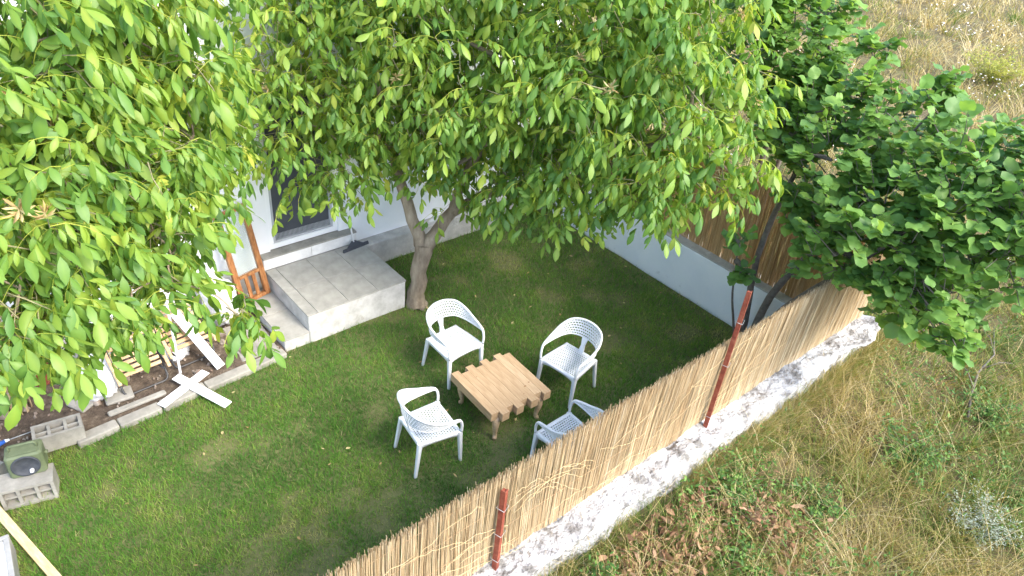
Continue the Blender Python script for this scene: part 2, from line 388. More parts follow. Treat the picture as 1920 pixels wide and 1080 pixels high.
BASE_Z = .80
rough_wall('low_wall', 'rough whitewashed low wall under the sunlit reed fence', -1.2, 8.62, 2.36, 2.72, -.2, BASE_Z, MT['lime'], .035, .05, 21)
def make_right_wall():
    m = MB(); m.box((0, 0, -.1), (.30, 5.12, .735), bevel=.012)
    o = m.build('garden_wall', MT['white_wall'], None, (WALL_X, 2.74, 0)); tag(o, 'smooth white garden wall in shade below the brown reed screen', 'wall')
    c = MB(); n = 60; c.box((.004, 0, .737), (.296, 5.12, .760), bevel=.008); c.build('mortar_ledge', MT['plinth'], o)
make_right_wall()

# ------------------------------------------------------------------ reed screens
def reeds(L, h, pitch, layers, r, seed, lean=.05, wav=.02):
    g = np.random.default_rng(seed); n = int(L / pitch) * layers
    s = g.uniform(0, L, n); lay = g.integers(0, layers, n)
    top = h + .006 * g.normal(size=n) + wav * (fbm(s * .9, s * 0 + 3.3, seed) - .5) * 2 - .05 * (g.random(n) < .03) * g.random(n)
    bot = -.01 + .012 * g.normal(size=n)
    rr = r * g.uniform(.65, 1.35, n)
    w = (lay - (layers - 1) / 2) * r * 1.9 + g.normal(size=n) * r * .3
    ln = lean * g.normal(size=n) * .6 + .03 * np.sin(s * 1.3)
    bow = g.normal(size=n) * .008
    tint = np.clip(.60 + .17 * g.normal(size=n) + .10 * (fbm(s * 2.5, s * 0, seed + 3) - .5), 0, 1)
    V = []; T = []; rings = [0, .5, 1.0]; k = 4
    an = np.arange(k) * 2 * math.pi / k
    for q in rings:
        cx = s + ln * h * (q - .5) + bow * 4 * q * (1 - q); cz = bot + (top - bot) * q; cy = w + bow * 2 * q
        rad = rr * (1 - .25 * q)
        P = np.stack([cx[:, None] + rad[:, None] * np.cos(an), cy[:, None] + rad[:, None] * np.sin(an), np.repeat(cz[:, None], k, 1)], -1)
        V.append(P)
        T.append(np.repeat(np.clip(tint + .10 * g.normal(size=n), 0, 1)[:, None], k, 1))
    V = np.stack(V, 1); T = np.stack(T, 1)         # n, rings, k
    nr = len(rings); base = (np.arange(n) * nr * k)[:, None, None]
    i, j = np.meshgrid(np.arange(nr - 1), np.arange(k), indexing='ij')
    quad = np.stack([i * k + j, i * k + (j + 1) % k, (i + 1) * k + (j + 1) % k, (i + 1) * k + j], -1).reshape(-1, 4)
    F = (base + quad[None]).reshape(-1, 4)
    return V.reshape(-1, 3), F, T.ravel()
def make_reed_fence(name, label, loc, rz, L, h, mat, seed, z):
    t = thing(name, label, 'fence', (*loc, z), rz)
    V, F, T = reeds(L, h, .0046, 3, .0028, seed, .012)
    link('reeds', np_mesh('reeds', V, F, mat, T), t)['kind'] = 'stuff'
    for k, zz in enumerate((.12, .4, .68, .93)):
        m = MB(); pts = []
        n = int(L / .12)
        for i in range(n + 1): pts.append((L * i / n, -.0155 + random.uniform(-.002, .002), zz * h / 1.02 + random.uniform(-.006, .006) + .015 * math.sin(i * .13 + k)))
        m.tube(pts, .0013, 4); m.build('tie_wire', MT['slat'], t)
    return t
front = make_reed_fence('reed_fence', 'pale sunlit reed screen on the whitewashed wall, outer side', (-1.2, WALL_Y), 0, 9.75, 1.03, MT['reed'], 31, BASE_Z + .005)
right = make_reed_fence('reed_screen', 'brown shaded reed screen standing on the smooth white garden wall', (WALL_X + .17, 2.80), math.pi / 2, 5.0, 1.25, MT['old_reed'], 37, .763)

def make_vines():
    g = random.Random(5); t = MB()
    for k in range(46):
        x = g.uniform(.3, 5.6); z = g.uniform(.02, .75); pts = []
        dx = g.choice((-1, 1)) * g.uniform(.03, .09); dz = g.uniform(.0, .05); cv = g.uniform(-.007, .004)
        for i in range(g.randint(8, 16)):
            pts.append((x, WALL_Y - .03 - .02 * g.random(), BASE_Z + max(.02, z))); x += dx * g.uniform(.6, 1.2); z += dz + g.uniform(-.015, .015); dz += cv
        t.tube(pts, .0014, 4)
    o = t.build('dry_vine', MT['plank'], None); tag(o, 'thin dry climbing stems tangled over the sunlit reed fence', 'vine', kind='stuff')
make_vines()

def make_post(label, x, y, z0, z1, lean=0.0):
    t = thing('fence_post', label, 'post', (x, y, z0), 0.35)
    w, th = .042, .005; H = z1 - z0; m = MB()
    # angle iron: two flanges at right angles
    m.box((-w / 2, -w / 2, 0), (w / 2, -w / 2 + th, H)); m.box((-w / 2, -w / 2 + th, 0), (-w / 2 + th, w / 2, H))
    m.build('angle_iron', MT['rust'], t)
    q = MB(); q.box((-w / 2 + th, -w / 2 + th, .002), (w / 2 - .004, w / 2 - .004, H - .008)); q.build('pipe', MT['rust'], t)
    for z in (.18, H * .5, H * .8):
        b = MB(); b.tube([(-.034, -.034, z), (.034, -.036, z + .006), (.034, .034, z + .01), (-.034, .034, z + .004), (-.034, -.034, z)], .0022, 4); b.build('binding_wire', MT['grey'], t)
make_post('short red oxide steel post in front of the reed fence', 2.57, WALL_Y - .062, .76, 1.74)
make_post('tall red oxide steel post rising above the reed fence', 5.28, WALL_Y - .062, .78, 2.46)

# ------------------------------------------------------------------ kerb
def make_kerb():
    t = thing('kerb', 'row of grey kerb stones edging the lawn beside the soil bed', 'kerb', (1.6, 6.68, 0), math.radians(3.4))
    x = -1.16; g = random.Random(3)
    for k in range(5):
        L = g.uniform(.42, .56) if k else .40
        if x + L > 1.17: L = 1.17 - x
        m = MB(); m.box((-L / 2, -.068, -.05), (L / 2, .068, .062 + g.uniform(-.006, .008)), Euler((g.uniform(-.03, .03), 0, g.uniform(-.02, .02))).to_matrix(), bevel=.012)
        m.build('kerb_stone', MT['concrete'], t, (x + L / 2, g.uniform(-.012, .012), 0)); x += L + g.uniform(.006, .014)
        if x > 1.1: break
make_kerb()
m = MB(); m.box((-.24, -.36, -.03), (.21, .36, .045), Euler((0, .01, -.05)).to_matrix(), bevel=.01)
tag(m.build('paving_slab', MT['concrete'], None, (2.55, 7.2, 0)), 'stained concrete slab between the soil bed and lower step', 'slab')

# ------------------------------------------------------------------ white rattan-look armchairs
def catmull(P, n):
    P = np.array(P, float); P = np.vstack([2 * P[0] - P[1], P, 2 * P[-1] - P[-2]]); out = []
    segs = len(P) - 3
    for i in range(n + 1):
        t = segs * i / n; k = min(int(t), segs - 1); f = t - k
        a, b, c, d = P[k], P[k + 1], P[k + 2], P[k + 3]
        out.append(.5 * (2 * b + (c - a) * f + (2 * a - 5 * b + 4 * c - d) * f * f + (3 * b - a - 3 * c + d) * f ** 3))
    return np.array(out)
def lattice(m, fn, nu, nv, hole=.60, shift=True):
    """surface fn(u, v) built of cells with an open diamond in each, alternate rows shifted by half a cell"""
    for j in range(nv):
        off = .5 if (shift and j % 2) else 0
        us = sorted(set([0.0, 1.0] + [min(1, max(0, (i + off) / nu)) for i in range(nu + 1)]))
        for a, b in zip(us[:-1], us[1:]):
            v0, v1 = j / nv, (j + 1) / nv; cu, cv = (a + b) / 2, (v0 + v1) / 2
            C = [fn(a, v0), fn(b, v0), fn(b, v1), fn(a, v1)]
            hu, hv = (b - a) / 2 * hole, (v1 - v0) / 2 * hole
            D = [fn(cu - hu, cv - hv * .8), fn(cu + hu, cv - hv * .8), fn(cu + hu, cv + hv * .8), fn(cu - hu, cv + hv * .8)]
            m.add(C + D, [(0, 1, 5, 4), (1, 2, 6, 5), (2, 3, 7, 6), (3, 0, 4, 7)])
def make_chair():
    t = thing('garden_chair', 'x', 'chair', (0, 0, 0))
    half = [(.252, .238, .435, 0), (.258, .238, .53, 0), (.265, .205, .612, .015), (.275, .12, .645, .045), (.284, 0, .675, .085), (.274, -.13, .73, .14), (.217, -.237, .79, .185), (.112, -.292, .818, .205), (0, -.306, .826, .21)]
    full = [np.array(p) for p in half] + [np.array((-p[0], p[1], p[2], p[3])) for p in half[-2::-1]]
    path = catmull(full, 64)
    rim = MB(); rim.tube([p[:3] for p in path], [.0145] * len(path), 8); 
    lowp = []
    for p in path:
        c = np.array([0, -.02]); d = c - p[:2]; d /= np.linalg.norm(d)
        lowp.append(np.array([*(p[:2] + d * .20 * p[3]), p[2] - p[3]]))
    lowp = np.array(lowp); i0, i1 = 8, len(path) - 9
    def shell(u, v):
        s = i0 + (i1 - i0) * u; k = min(int(s), i1 - 1); f = s - k
        a = path[k][:3] * (1 - f) + path[k + 1][:3] * f; b = lowp[k] * (1 - f) + lowp[k + 1] * f
        q = a * (1 - v) + b * v; return tuple(q)
    sh = MB(); lattice(sh, shell, 42, 6, .70)
    so = sh.build('backrest', MT['plastic'], t); md = so.modifiers.new('thickness', 'SOLIDIFY'); md.thickness = .009; md.offset = 0
    rim.build('rim', MT['plastic'], so)
    lo = MB(); lo.tube([tuple(p) for p in lowp[i0:i1 + 1]], .010, 6); lo.build('lower_rail', MT['plastic'], so)
    st = MB()
    for w0, p0, w1, p1 in ((.036, (0, -.205, .43), .022, (0, -.235, .52)), (.022, (0, -.235, .52), .04, (0, -.262, .62))):
        st.add([(-w0, p0[1] - .011, p0[2]), (w0, p0[1] - .011, p0[2]), (w0, p0[1] + .011, p0[2]), (-w0, p0[1] + .011, p0[2]), (-w1, p1[1] - .011, p1[2]), (w1, p1[1] - .011, p1[2]), (w1, p1[1] + .011, p1[2]), (-w1, p1[1] + .011, p1[2])],
               [(0, 1, 5, 4), (1, 2, 6, 5), (2, 3, 7, 6), (3, 0, 4, 7)])
    st.build('back_strut', MT['plastic'], t)
    # seat: dished open lattice inside a solid border
    def sw(v): return .222 - .030 * v            # half width, front v=0 to back v=1
    def seat(u, v):
        y = .205 - .40 * v; return ((2 * u - 1) * sw(v), y, .432 - .014 * math.sin(math.pi * u) * math.sin(math.pi * v))
    s = MB(); lattice(s, seat, 15, 15, .68)
    se = s.build('seat', MT['plastic'], t); md = se.modifiers.new('thickness', 'SOLIDIFY'); md.thickness = .008; md.offset = 0
    ap = MB()
    corners = [(.222, .205), (-.222, .205), (-.192, -.195), (.192, -.195)]
    for k in range(4):
        a, b = np.array(corners[k]), np.array(corners[(k + 1) % 4]); dd = (b - a); nn = np.array([dd[1], -dd[0]]); nn = nn / np.linalg.norm(nn)
        if nn @ (a + b) < 0: nn = -nn
        n = 12; vs = []
        for i in range(n + 1):
            f = i / n; p = a + dd * f; q = abs(2 * f - 1) ** 3
            drop = (.032 + .05 * q) if k == 0 else (.036 + .028 * q)
            ext = nn * (.030 + .006 * math.sin(math.pi * f))
            e0 = p - dd * 0 ; side = (2 * f - 1) * dd / np.linalg.norm(dd) * .030
            for z, off in ((.436, 0), (.444, .4), (.438, 1), (.436 - drop, 1.0), (.432 - drop, .3)):
                w = p + ext * off + side * off; vs.append((w[0], w[1], z))
        fs = [(i * 5 + j, (i + 1) * 5 + j, (i + 1) * 5 + j + 1, i * 5 + j + 1) for i in range(n) for j in range(4)]
        ap.add(vs, fs, True)
    ap.build('seat_frame', MT['plastic'], t)
    for sx in (-1, 1):
        for top, foot, w0 in (((.240, .226), (.250, .250), .025), ((.207, -.212), (.236, -.268), .024)):
            l = MB(); n = 6; vs = []
            for i in range(n + 1):
                f = i / n; w = w0 * (1 - .38 * f); x = sx * (top[0] * (1 - f) + foot[0] * f); y = top[1] * (1 - f) + foot[1] * f; z = .432 * (1 - f)
                c = w * .35
                vs += [(x - w + c, y - w, z), (x + w - c, y - w, z), (x + w, y - w + c, z), (x + w, y + w - c, z), (x + w - c, y + w, z), (x - w + c, y + w, z), (x - w, y + w - c, z), (x - w, y - w + c, z)]
            fs = [(i * 8 + (k + 1) % 8, i * 8 + k, (i + 1) * 8 + k, (i + 1) * 8 + (k + 1) % 8) for i in range(n) for k in range(8)] + [tuple(range(8)), tuple(range(n * 8 + 7, n * 8 - 1, -1))]
            l.add(vs, fs); l.build('leg', MT['plastic'], t)
    return t
chair = make_chair()
spots = [((4.27, 5.40), 180 + 3, 'white perforated armchair nearest the walnut trunk, back towards the porch'),
         ((3.27, 4.46), -90 - 7, 'white perforated armchair on the open lawn, back to the kerb side'),
         ((5.20, 4.37), 90 + 9, 'white perforated armchair with its back to the smooth white garden wall'),
         ((4.35, 3.50), 2, 'white perforated armchair half hidden behind the reed fence')]
for i, (p, a, lab) in enumerate(spots):
    c = chair if i == 0 else copy_tree(chair)
    c.location = (p[0], p[1], 0); c.rotation_euler = (0, 0, math.radians(a)); tag(c, lab, 'chair', 'white armchairs around the table')

# ------------------------------------------------------------------ low table of staggered beams
def make_table():
    t = thing('coffee_table', 'low pine table of staggered thick beams on curved legs', 'table', (4.29, 4.53, 0), math.radians(-2.5))
    n = 8; w = .78 / n; g = random.Random(9); zt, th = .425, .105
    for i in range(n):
        sgn = 1 if i % 2 == 0 else -1
        if i == n - 1: sgn = -.6
        m = MB(); off = sgn * .034 + g.uniform(-.004, .004)
        m.box((-w / 2 + .0006, -.385, -th), (w / 2 - .0006, .385, 0), bevel=.0018)
        m.build('plank', MT['pine'] if g.random() < .5 else MT['pine2'], t, (-.39 + w * (i + .5), off, zt + g.uniform(-.0015, .0015)))
    for x, y, r in ((.19, -.19, .016), (.265, -.16, .013), (.10, -.28, .009), (-.18, .22, .008)):
        k = MB(); k.tube([(x, y, zt + .0016), (x, y, zt + .0024)], [r, r * .96], 9, squash=.6); k.build('knot', MT['knot'], t)
    for sx in (-1, 1):
        for sy in (-1, 1):
            l = MB(); dx, dy = sx * .707, sy * .707
            prof = [(0, .322, .046), (.018, .27, .047), (.026, .21, .040), (.016, .14, .031), (.004, .07, .025), (.004, .03, .024), (.018, .012, .028), (.022, 0, .026)]
            pts = [(sx * .285 + dx * p[0], sy * .315 + dy * p[0], p[1]) for p in prof]
            l.tube(pts, [p[2] for p in prof], 8); l.build('leg', MT['pine2'], t)
make_table()

# ------------------------------------------------------------------ things on the porch and in the soil bed
def make_squeegee():
    t = thing('floor_squeegee', 'dark floor squeegee with a pale handle leaning at the door', 'squeegee', (4.37, 7.80, .42), math.radians(6))
    b = MB(); b.add([(-.21, -.012, 0), (.21, -.012, 0), (.21, .012, 0), (-.21, .012, 0), (-.205, -.006, .045), (.205, -.006, .045), (.205, .010, .045), (-.205, .010, .045)],
                    [(0, 3, 2, 1), (4, 5, 6, 7), (0, 1, 5, 4), (1, 2, 6, 5), (2, 3, 7, 6), (3, 0, 4, 7)])
    b.add([(-.13, .0, .046), (.13, .0, .046), (.025, .06, .095), (-.025, .06, .095), (-.13, .02, .040), (.13, .02, .040), (.025, .07, .08), (-.025, .07, .08)], [(0, 1, 2, 3), (4, 7, 6, 5), (0, 4, 5, 1), (1, 5, 6, 2), (2, 6, 7, 3), (3, 7, 4, 0)])
    b.build('blade', MT['rubber'], t)
    h = MB(); h.tube([(0, .05, .07), (-.01, .17, .62), (-.02, .235, 1.25)], .012, 8); h.build('handle', MT['pvc'], t)
make_squeegee()

def make_sash():
    t = thing('wooden_sash', 'old orange-brown wooden window sash leaning beside the porch', 'window frame', (2.88, 7.76, .172), math.radians(8))
    W, H, d = .42, 1.28, .06
    R = Euler((math.radians(-7), math.radians(-5), 0)).to_matrix()
    def part(name, lo, hi, mat='oldwood', parent=t):
        m = MB(); m.box(lo, hi, R, bevel=.004 if mat == 'oldwood' else 0); return m.build(name, MT[mat], parent)
    part('stile', (-W / 2, -d / 2, 0), (-W / 2 + .07, d / 2, H)); part('stile', (W / 2 - .07, -d / 2, 0), (W / 2, d / 2, H))
    part('rail', (-W / 2 + .071, -d / 2, 0), (W / 2 - .071, d / 2, .045)); part('rail', (-W / 2 + .071, -d / 2, .36), (W / 2 - .071, d / 2, .40)); part('rail', (-W / 2 + .071, -d / 2, H - .045), (W / 2 - .071, d / 2, H))
    part('pane', (-W / 2 + .072, -.003, .402), (W / 2 - .072, .003, H - .047), 'glass')
    for x in (-.045, .055): part('slat', (x - .024, -.012, .046), (x + .024, .012, .358))
make_sash()

def lumpy(name, label, cat, loc, rad, rz, seed, amp=.12, tilt=(0, 0), p=2.6, mat='sack', parent=None):
    n, k = 40, 24; V = []
    for i in range(k + 1):
        ph = math.pi * i / k - math.pi / 2
        for j in range(n):
            th = 2 * math.pi * j / n
            c = lambda a: math.copysign(abs(math.cos(a)) ** (2 / p), math.cos(a)); s = lambda a: math.copysign(abs(math.sin(a)) ** (2 / p), math.sin(a))
            V.append((c(ph) * c(th), c(ph) * s(th), s(ph)))
    V = np.array(V)
    f = fbm(V[:, 0] * 2.3 + 5 + V[:, 2] * 1.7, V[:, 1] * 2.3 + 3 - V[:, 2] * 1.1, seed, 4)
    cre = np.abs(fbm(V[:, 0] * 3.1 + V[:, 2] * 2 + 9, V[:, 1] * 3.1 + 4 + V[:, 2], seed + 7, 3) - .5)
    V = V * (1 + amp * 2.2 * (f - .5) - amp * .8 * np.exp(-cre * 30))[:, None] * np.array(rad)
    V = np.array([Euler((tilt[0], tilt[1], 0)).to_matrix() @ Vector(v) for v in V])
    V[:, 2] -= V[:, 2].min()
    V[:, 2] = np.where(V[:, 2] < .03, .005 * V[:, 2] / .03, V[:, 2])
    F = [(i * n + j, i * n + (j + 1) % n, (i + 1) * n + (j + 1) % n, (i + 1) * n + j) for i in range(k) for j in range(n)]
    o = link(name, np_mesh(name, V, F, MT[mat]), parent, loc); o.rotation_euler = (0, 0, rz)
    if label: tag(o, label, cat)
    return o
lumpy('white_sack', 'crumpled white sack slumped on the soil near the reed roll', 'sack', (.88, 7.28, .03), (.19, .30, .17), -.25, 3, .15, (.25, 0))
lumpy('white_sack', 'bulging white sack heaped beside the orange-brown window sash', 'sack', (2.40, 7.66, .04), (.20, .22, .32), .3, 9, .18, (-.15, .1))
lumpy('white_sack', 'small flat white sack under the slatted chair', 'sack', (1.72, 7.36, .04), (.16, .12, .07), .5, 15, .18)

def arc_path(P, r=.06, n=5):
    """polyline with rounded corners"""
    P = [Vector(p) for p in P]; out = [P[0]]
    for i in range(1, len(P) - 1):
        a = (P[i - 1] - P[i]).normalized(); b = (P[i + 1] - P[i]).normalized()
        for k in range(n + 1):
            f = k / n; out.append((P[i] + a * r) * (1 - f) ** 2 + P[i] * 2 * f * (1 - f) + (P[i] + b * r) * f * f)
    return out + [P[-1]]
def make_slat_chair(label, x, y, rz):
    t = thing('slatted_chair', label, 'chair', (x, y, .035), rz, 'slatted chairs stored in the soil bed')
    m = MB(); m.tube(arc_path([(-.24, .42, .60), (-.24, .02, .02), (.24, .02, .02), (.24, .42, .60)], .07), .012, 8); m.build('leg_frame', MT['black'], t)
    m = MB(); m.tube(arc_path([(-.205, .02, .20), (-.205, .50, .02), (.205, .50, .02), (.205, .02, .20)], .06), .011, 8); m.build('rear_frame', MT['black'], t)
    R = Euler((math.radians(37), 0, 0)).to_matrix()
    for i in range(8):
        s = MB(); s.box((-.22, -.021, -.008), (.22, .021, .008), R, bevel=.003); s.build('slat', MT['slat'], t, (0, .10 + .052 * i, .235 + .039 * i))
    for sx in (-1, 1):
        a = MB(); a.box((-.018, -.30, -.010), (.018, .30, .010), R, bevel=.004); a.build('arm', MT['slat'], t, (sx * .262, .22, .40))
        # two small bolt heads
make_slat_chair('slatted wooden chair with black tube legs next to the crumpled sack', 1.27, 6.97, .06)
make_slat_chair('slatted wooden chair with black tube legs nearest the window sash', 1.86, 7.12, .08)

def board(label, a, b, w, th, mat='pvc', name='white_board', cat='board', roll=0):
    a = Vector(a); b = Vector(b); d = b - a; L = d.length; q = d.to_track_quat('Y', 'Z')
    m = MB(); m.box((-w / 2, 0, 0), (w / 2, L, th), bevel=.002)
    o = m.build(name, MT[mat], None, a); o.rotation_euler = q.to_euler(); tag(o, label, cat)
    return o
b1 = board('white grooved board lying across the kerb under another board', (1.28, 6.60, .075), (1.87, 6.87, .075), .11, .012)
for x in (-.018, .018):
    m = MB(); m.box((x - .004, .01, .0122), (x + .004, .62, .0165)); m.build('groove_lip', MT['grey_frame'], b1)
board('white board crossing over the grooved board onto the grass', (1.56, 6.93, .112), (1.87, 6.26, .035), .11, .012)
board('white board leaning up against the slatted chair', (2.04, 6.86, .07), (1.80, 7.42, .60), .115, .014)
m = MB(); m.tube([(1.62, 6.94, .125), (1.70, 7.25, .45), (1.79, 7.62, .83)], [.014, .014, .014], 8); tag(m.build('white_pole', MT['pvc'], None), 'thin white pole propped between the two slatted chairs', 'pole')
for i, (x, y, rz, sx, sy, lab) in enumerate(((.70, 7.16, .5, .17, .12, 'broken grey slab piece before the crumpled sack, farther left'), (.98, 7.03, -.1, .14, .10, 'broken grey slab piece tucked at the crumpled sack\'s foot'), (1.1, 6.80, .06, .30, .035, 'narrow pale stone strip between kerb and black tube legs'))):
    m = MB(); m.box((-sx, -sy, 0), (sx, sy, .035), Euler((.04, .03 * (i - 1), 0)).to_matrix(), bevel=.012); o = m.build('slab_piece', MT['concrete'], None, (x, y, .045)); o.rotation_euler = (0, 0, rz); tag(o, lab, 'slab')

def make_block(label, x, y, z, rz, up, size=(.44, .22, .20)):
    """hollow concrete block; up=True shows the cells on top, else they face the lawn"""
    t = thing('cinder_block', label, 'block', (x, y, z), rz, 'hollow blocks at the corner of the lawn')
    L, W, H = size; wt = .03; m = MB(); g = .045
    xs = [-L / 2, -L / 6, L / 6, L / 2]
    def P(lo, hi):
        if up: m.box(lo, hi)
        else:
            # lay on the long side: y -> z, z -> -y
            m.box((lo[0], H / 2 - hi[2], lo[1] + W / 2), (hi[0], H / 2 - lo[2], hi[1] + W / 2))
    P((-L / 2, -W / 2, 0), (L / 2, -W / 2 + wt, H)); P((-L / 2, W / 2 - wt, 0), (L / 2, W / 2, H))
    for i, xx in enumerate(xs):
        a = xx - (wt / 2 if 0 < i < 3 else (0 if i == 0 else wt)); P((a, -W / 2 + wt, 0), (a + wt, W / 2 - wt, H - (.012 if 0 < i < 3 else 0)))
    P((-L / 2 + wt, -.011, 0), (L / 2 - wt, .011, H - .02)); P((-L / 2 + wt, -W / 2 + wt, 0), (L / 2 - wt, W / 2 - wt, .02))
    m.build('shell', MT['concrete'], t)
    return t
make_block('hollow concrete block with its slots up at the kerb end', .33, 6.72, .02, .22 - .35, True)
make_block('hollow concrete block carrying the olive speaker, cells facing the lawn', -.06, 6.17, 0, -.26, False, (.44, .24, .23))
make_block('hollow concrete block at the picture edge behind the olive speaker', -.42, 6.52, 0, .5, True)

def make_speaker():
    t = thing('field_speaker', 'olive green box speaker with round dark cone on a block', 'speaker', (0.0, 6.27, .243), math.radians(-14))
    m = MB(); W, D, H = .15, .10, .26
    R = Euler((math.radians(-20), 0, 0)).to_matrix()
    m.box((-W, -D, 0), (W, D, H), bevel=.02); m.build('cabinet', MT['olive'], t)
    r = MB(); n = 24
    def ring(rad, y): return [(rad * math.cos(2 * math.pi * k / n), y, H * .52 + rad * math.sin(2 * math.pi * k / n)) for k in range(n)]
    rr = [ring(.118, -D - .001), ring(.118, -D - .014), ring(.104, -D - .014), ring(.10, -D - .004), ring(.035, -D - .0025), ]
    vs = sum(rr, []); fs = [(i * n + k, i * n + (k + 1) % n, (i + 1) * n + (k + 1) % n, (i + 1) * n + k) for i in range(4) for k in range(n)] + [tuple(range(4 * n, 5 * n))]
    r.add(vs, fs, True); r.build('cone', MT['rubber'], t)
    q = MB(); q.tube([(.035, -D - .004, .075), (.035, -D - .03, .075)], [.019, .016], 12); q.build('knob', MT['pvc'], t)
    h = MB(); h.tube(arc_path([(-.11, 0, H - .004), (-.11, 0, H + .055), (.11, 0, H + .055), (.11, 0, H - .004)], .03), .011, 8); h.build('handle', MT['olive'], t)
    b = MB(); b.box((-.115, -.07, H + .001), (.115, .07, H + .006), bevel=.002); b.build('top_plate', MT['olive'], t)
    s = MB(); s.tube([(W, 0, H * .6), (W + .03, 0, H * .6)], .02, 10); s.build('side_knob', MT['olive'], t)
make_speaker()

def make_tool():
    t = thing('hand_tool', 'blue handled tool with a long steel rod on the soil', 'tool', (-.13, 6.93, .085), math.radians(-5))
    m = MB(); m.tube([(-.16, -.10, 0), (-.05, -.02, .01), (.02, 0, .015)], [.020, .024, .020], 10); m.build('grip', MT['blue'], t)
    m = MB(); m.tube([(.021, 0, .015), (.06, .003, .015)], [.018, .012], 10); m.build('collar', MT['pvc'], t)
    m = MB(); m.tube([(.061, .003, .015), (.34, .02, .018)], .006, 8); m.build('rod', MT['grey'], t)
make_tool()

def make_reed_roll():
    t = thing('reed_roll', 'upright roll of pale reed matting against the house, picture edge', 'reed roll', (.10, 7.42, .03))
    V, F, T = reeds(1.1, 1.75, .0085, 1, .005, 77, .01, .01)
    s = V[:, 0].copy(); th = s / 1.1 * 2 * math.pi * 1.6; rad = .115 + .012 * s / 1.1 + V[:, 1]
    P = np.stack([rad * np.cos(th), rad * np.sin(th), V[:, 2]], -1)
    link('reeds', np_mesh('reeds', P, F, MT['reed'], np.clip(T * .8, 0, 1)), t)['kind'] = 'stuff'
    for z in (.35, 1.0): 
        m = MB(); m.tube([(.142 * math.cos(a), .142 * math.sin(a), z) for a in np.linspace(0, 2 * math.pi, 20)], .003, 5); m.build('tie_wire', MT['grey'], t)
make_reed_roll()
def make_barrel():
    t = thing('red_drum', 'rusty red metal drum half hidden by the left walnut leaves', 'drum', (.42, 7.78, .03))
    m = MB(); prof = [(0, .135), (.02, .14), (.03, .132), (.26, .132), (.27, .138), (.28, .132), (.52, .132), (.53, .138), (.54, .132), (.78, .132), (.79, .14), (.81, .135)]
    m.tube([(0, 0, z) for z, r in prof], [r for z, r in prof], 24); m.build('body', MT['rust'], t)
    q = MB(); q.tube([(.05, .02, .811), (.05, .02, .825)], .025, 10); q.build('bung', MT['grey'], t)
make_barrel()

board('raw pale timber lath lying on the grass at the corner', (-.42, 6.42, .035), (-.02, 4.62, .04), .075, .03, 'plank', 'timber_lath', 'lath')
def make_panel():
    t = thing('white_box', 'white flat box with a grey metal edge at the lower left corner', 'box', (-1.0, 4.88, 0), math.radians(-6))
    m = MB(); m.box((-.6, -1.1, .0), (.555, .75, .22), bevel=.01); m.build('sheet', MT['pvc'], t)
    e = MB(); e.box((.557, -1.1, 0), (.60, .75, .235), bevel=.004); e.build('edge_trim', MT['grey'], t)
    e = MB(); e.box((-.6, .752, 0), (.60, .79, .235), bevel=.004); e.build('edge_trim', MT['grey'], t)
    e = MB(); e.box((.30, -1.1, .2205), (.33, .55, .226)); e.build('dark_strip', MT['black'], t)
make_panel()

def rubble():
    g = np.random.default_rng(8); V = []; F = []
    ico = [(-1, -1, -.7), (1, -.8, -.7), (.9, 1, -.6), (-1, .9, -.7), (-.7, -.7, .7), (.8, -.9, .6), (.7, .7, .8), (-.8, .8, .6)]
    fs = [(0, 3, 2, 1), (4, 5, 6, 7), (0, 1, 5, 4), (1, 2, 6, 5), (2, 3, 7, 6), (3, 0, 4, 7)]
    for k in range(300):
        x = g.uniform(-.9, 2.75); y = g.uniform(6.82, 7.95)
        if x < .6 and g.random() < .5: y = g.uniform(6.9, 7.4)
        r = g.uniform(.006, .016) if g.random() < .88 else g.uniform(.02, .04)
        R = Euler(g.uniform(0, 6, 3)).to_matrix(); b = len(V)
        for p in ico: V.append(tuple(R @ (Vector(p) * r * (1 + .3 * g.uniform(-1, 1))) + Vector((x, y, .045 + r * .5))))
        F += [tuple(i + b for i in f) for f in fs]
    tag(link('rubble', np_mesh('rubble', V, F, MT['stone'], smooth=False)), 'small stones and rubble scattered over the soil bed', 'rubble', kind='stuff')
rubble()

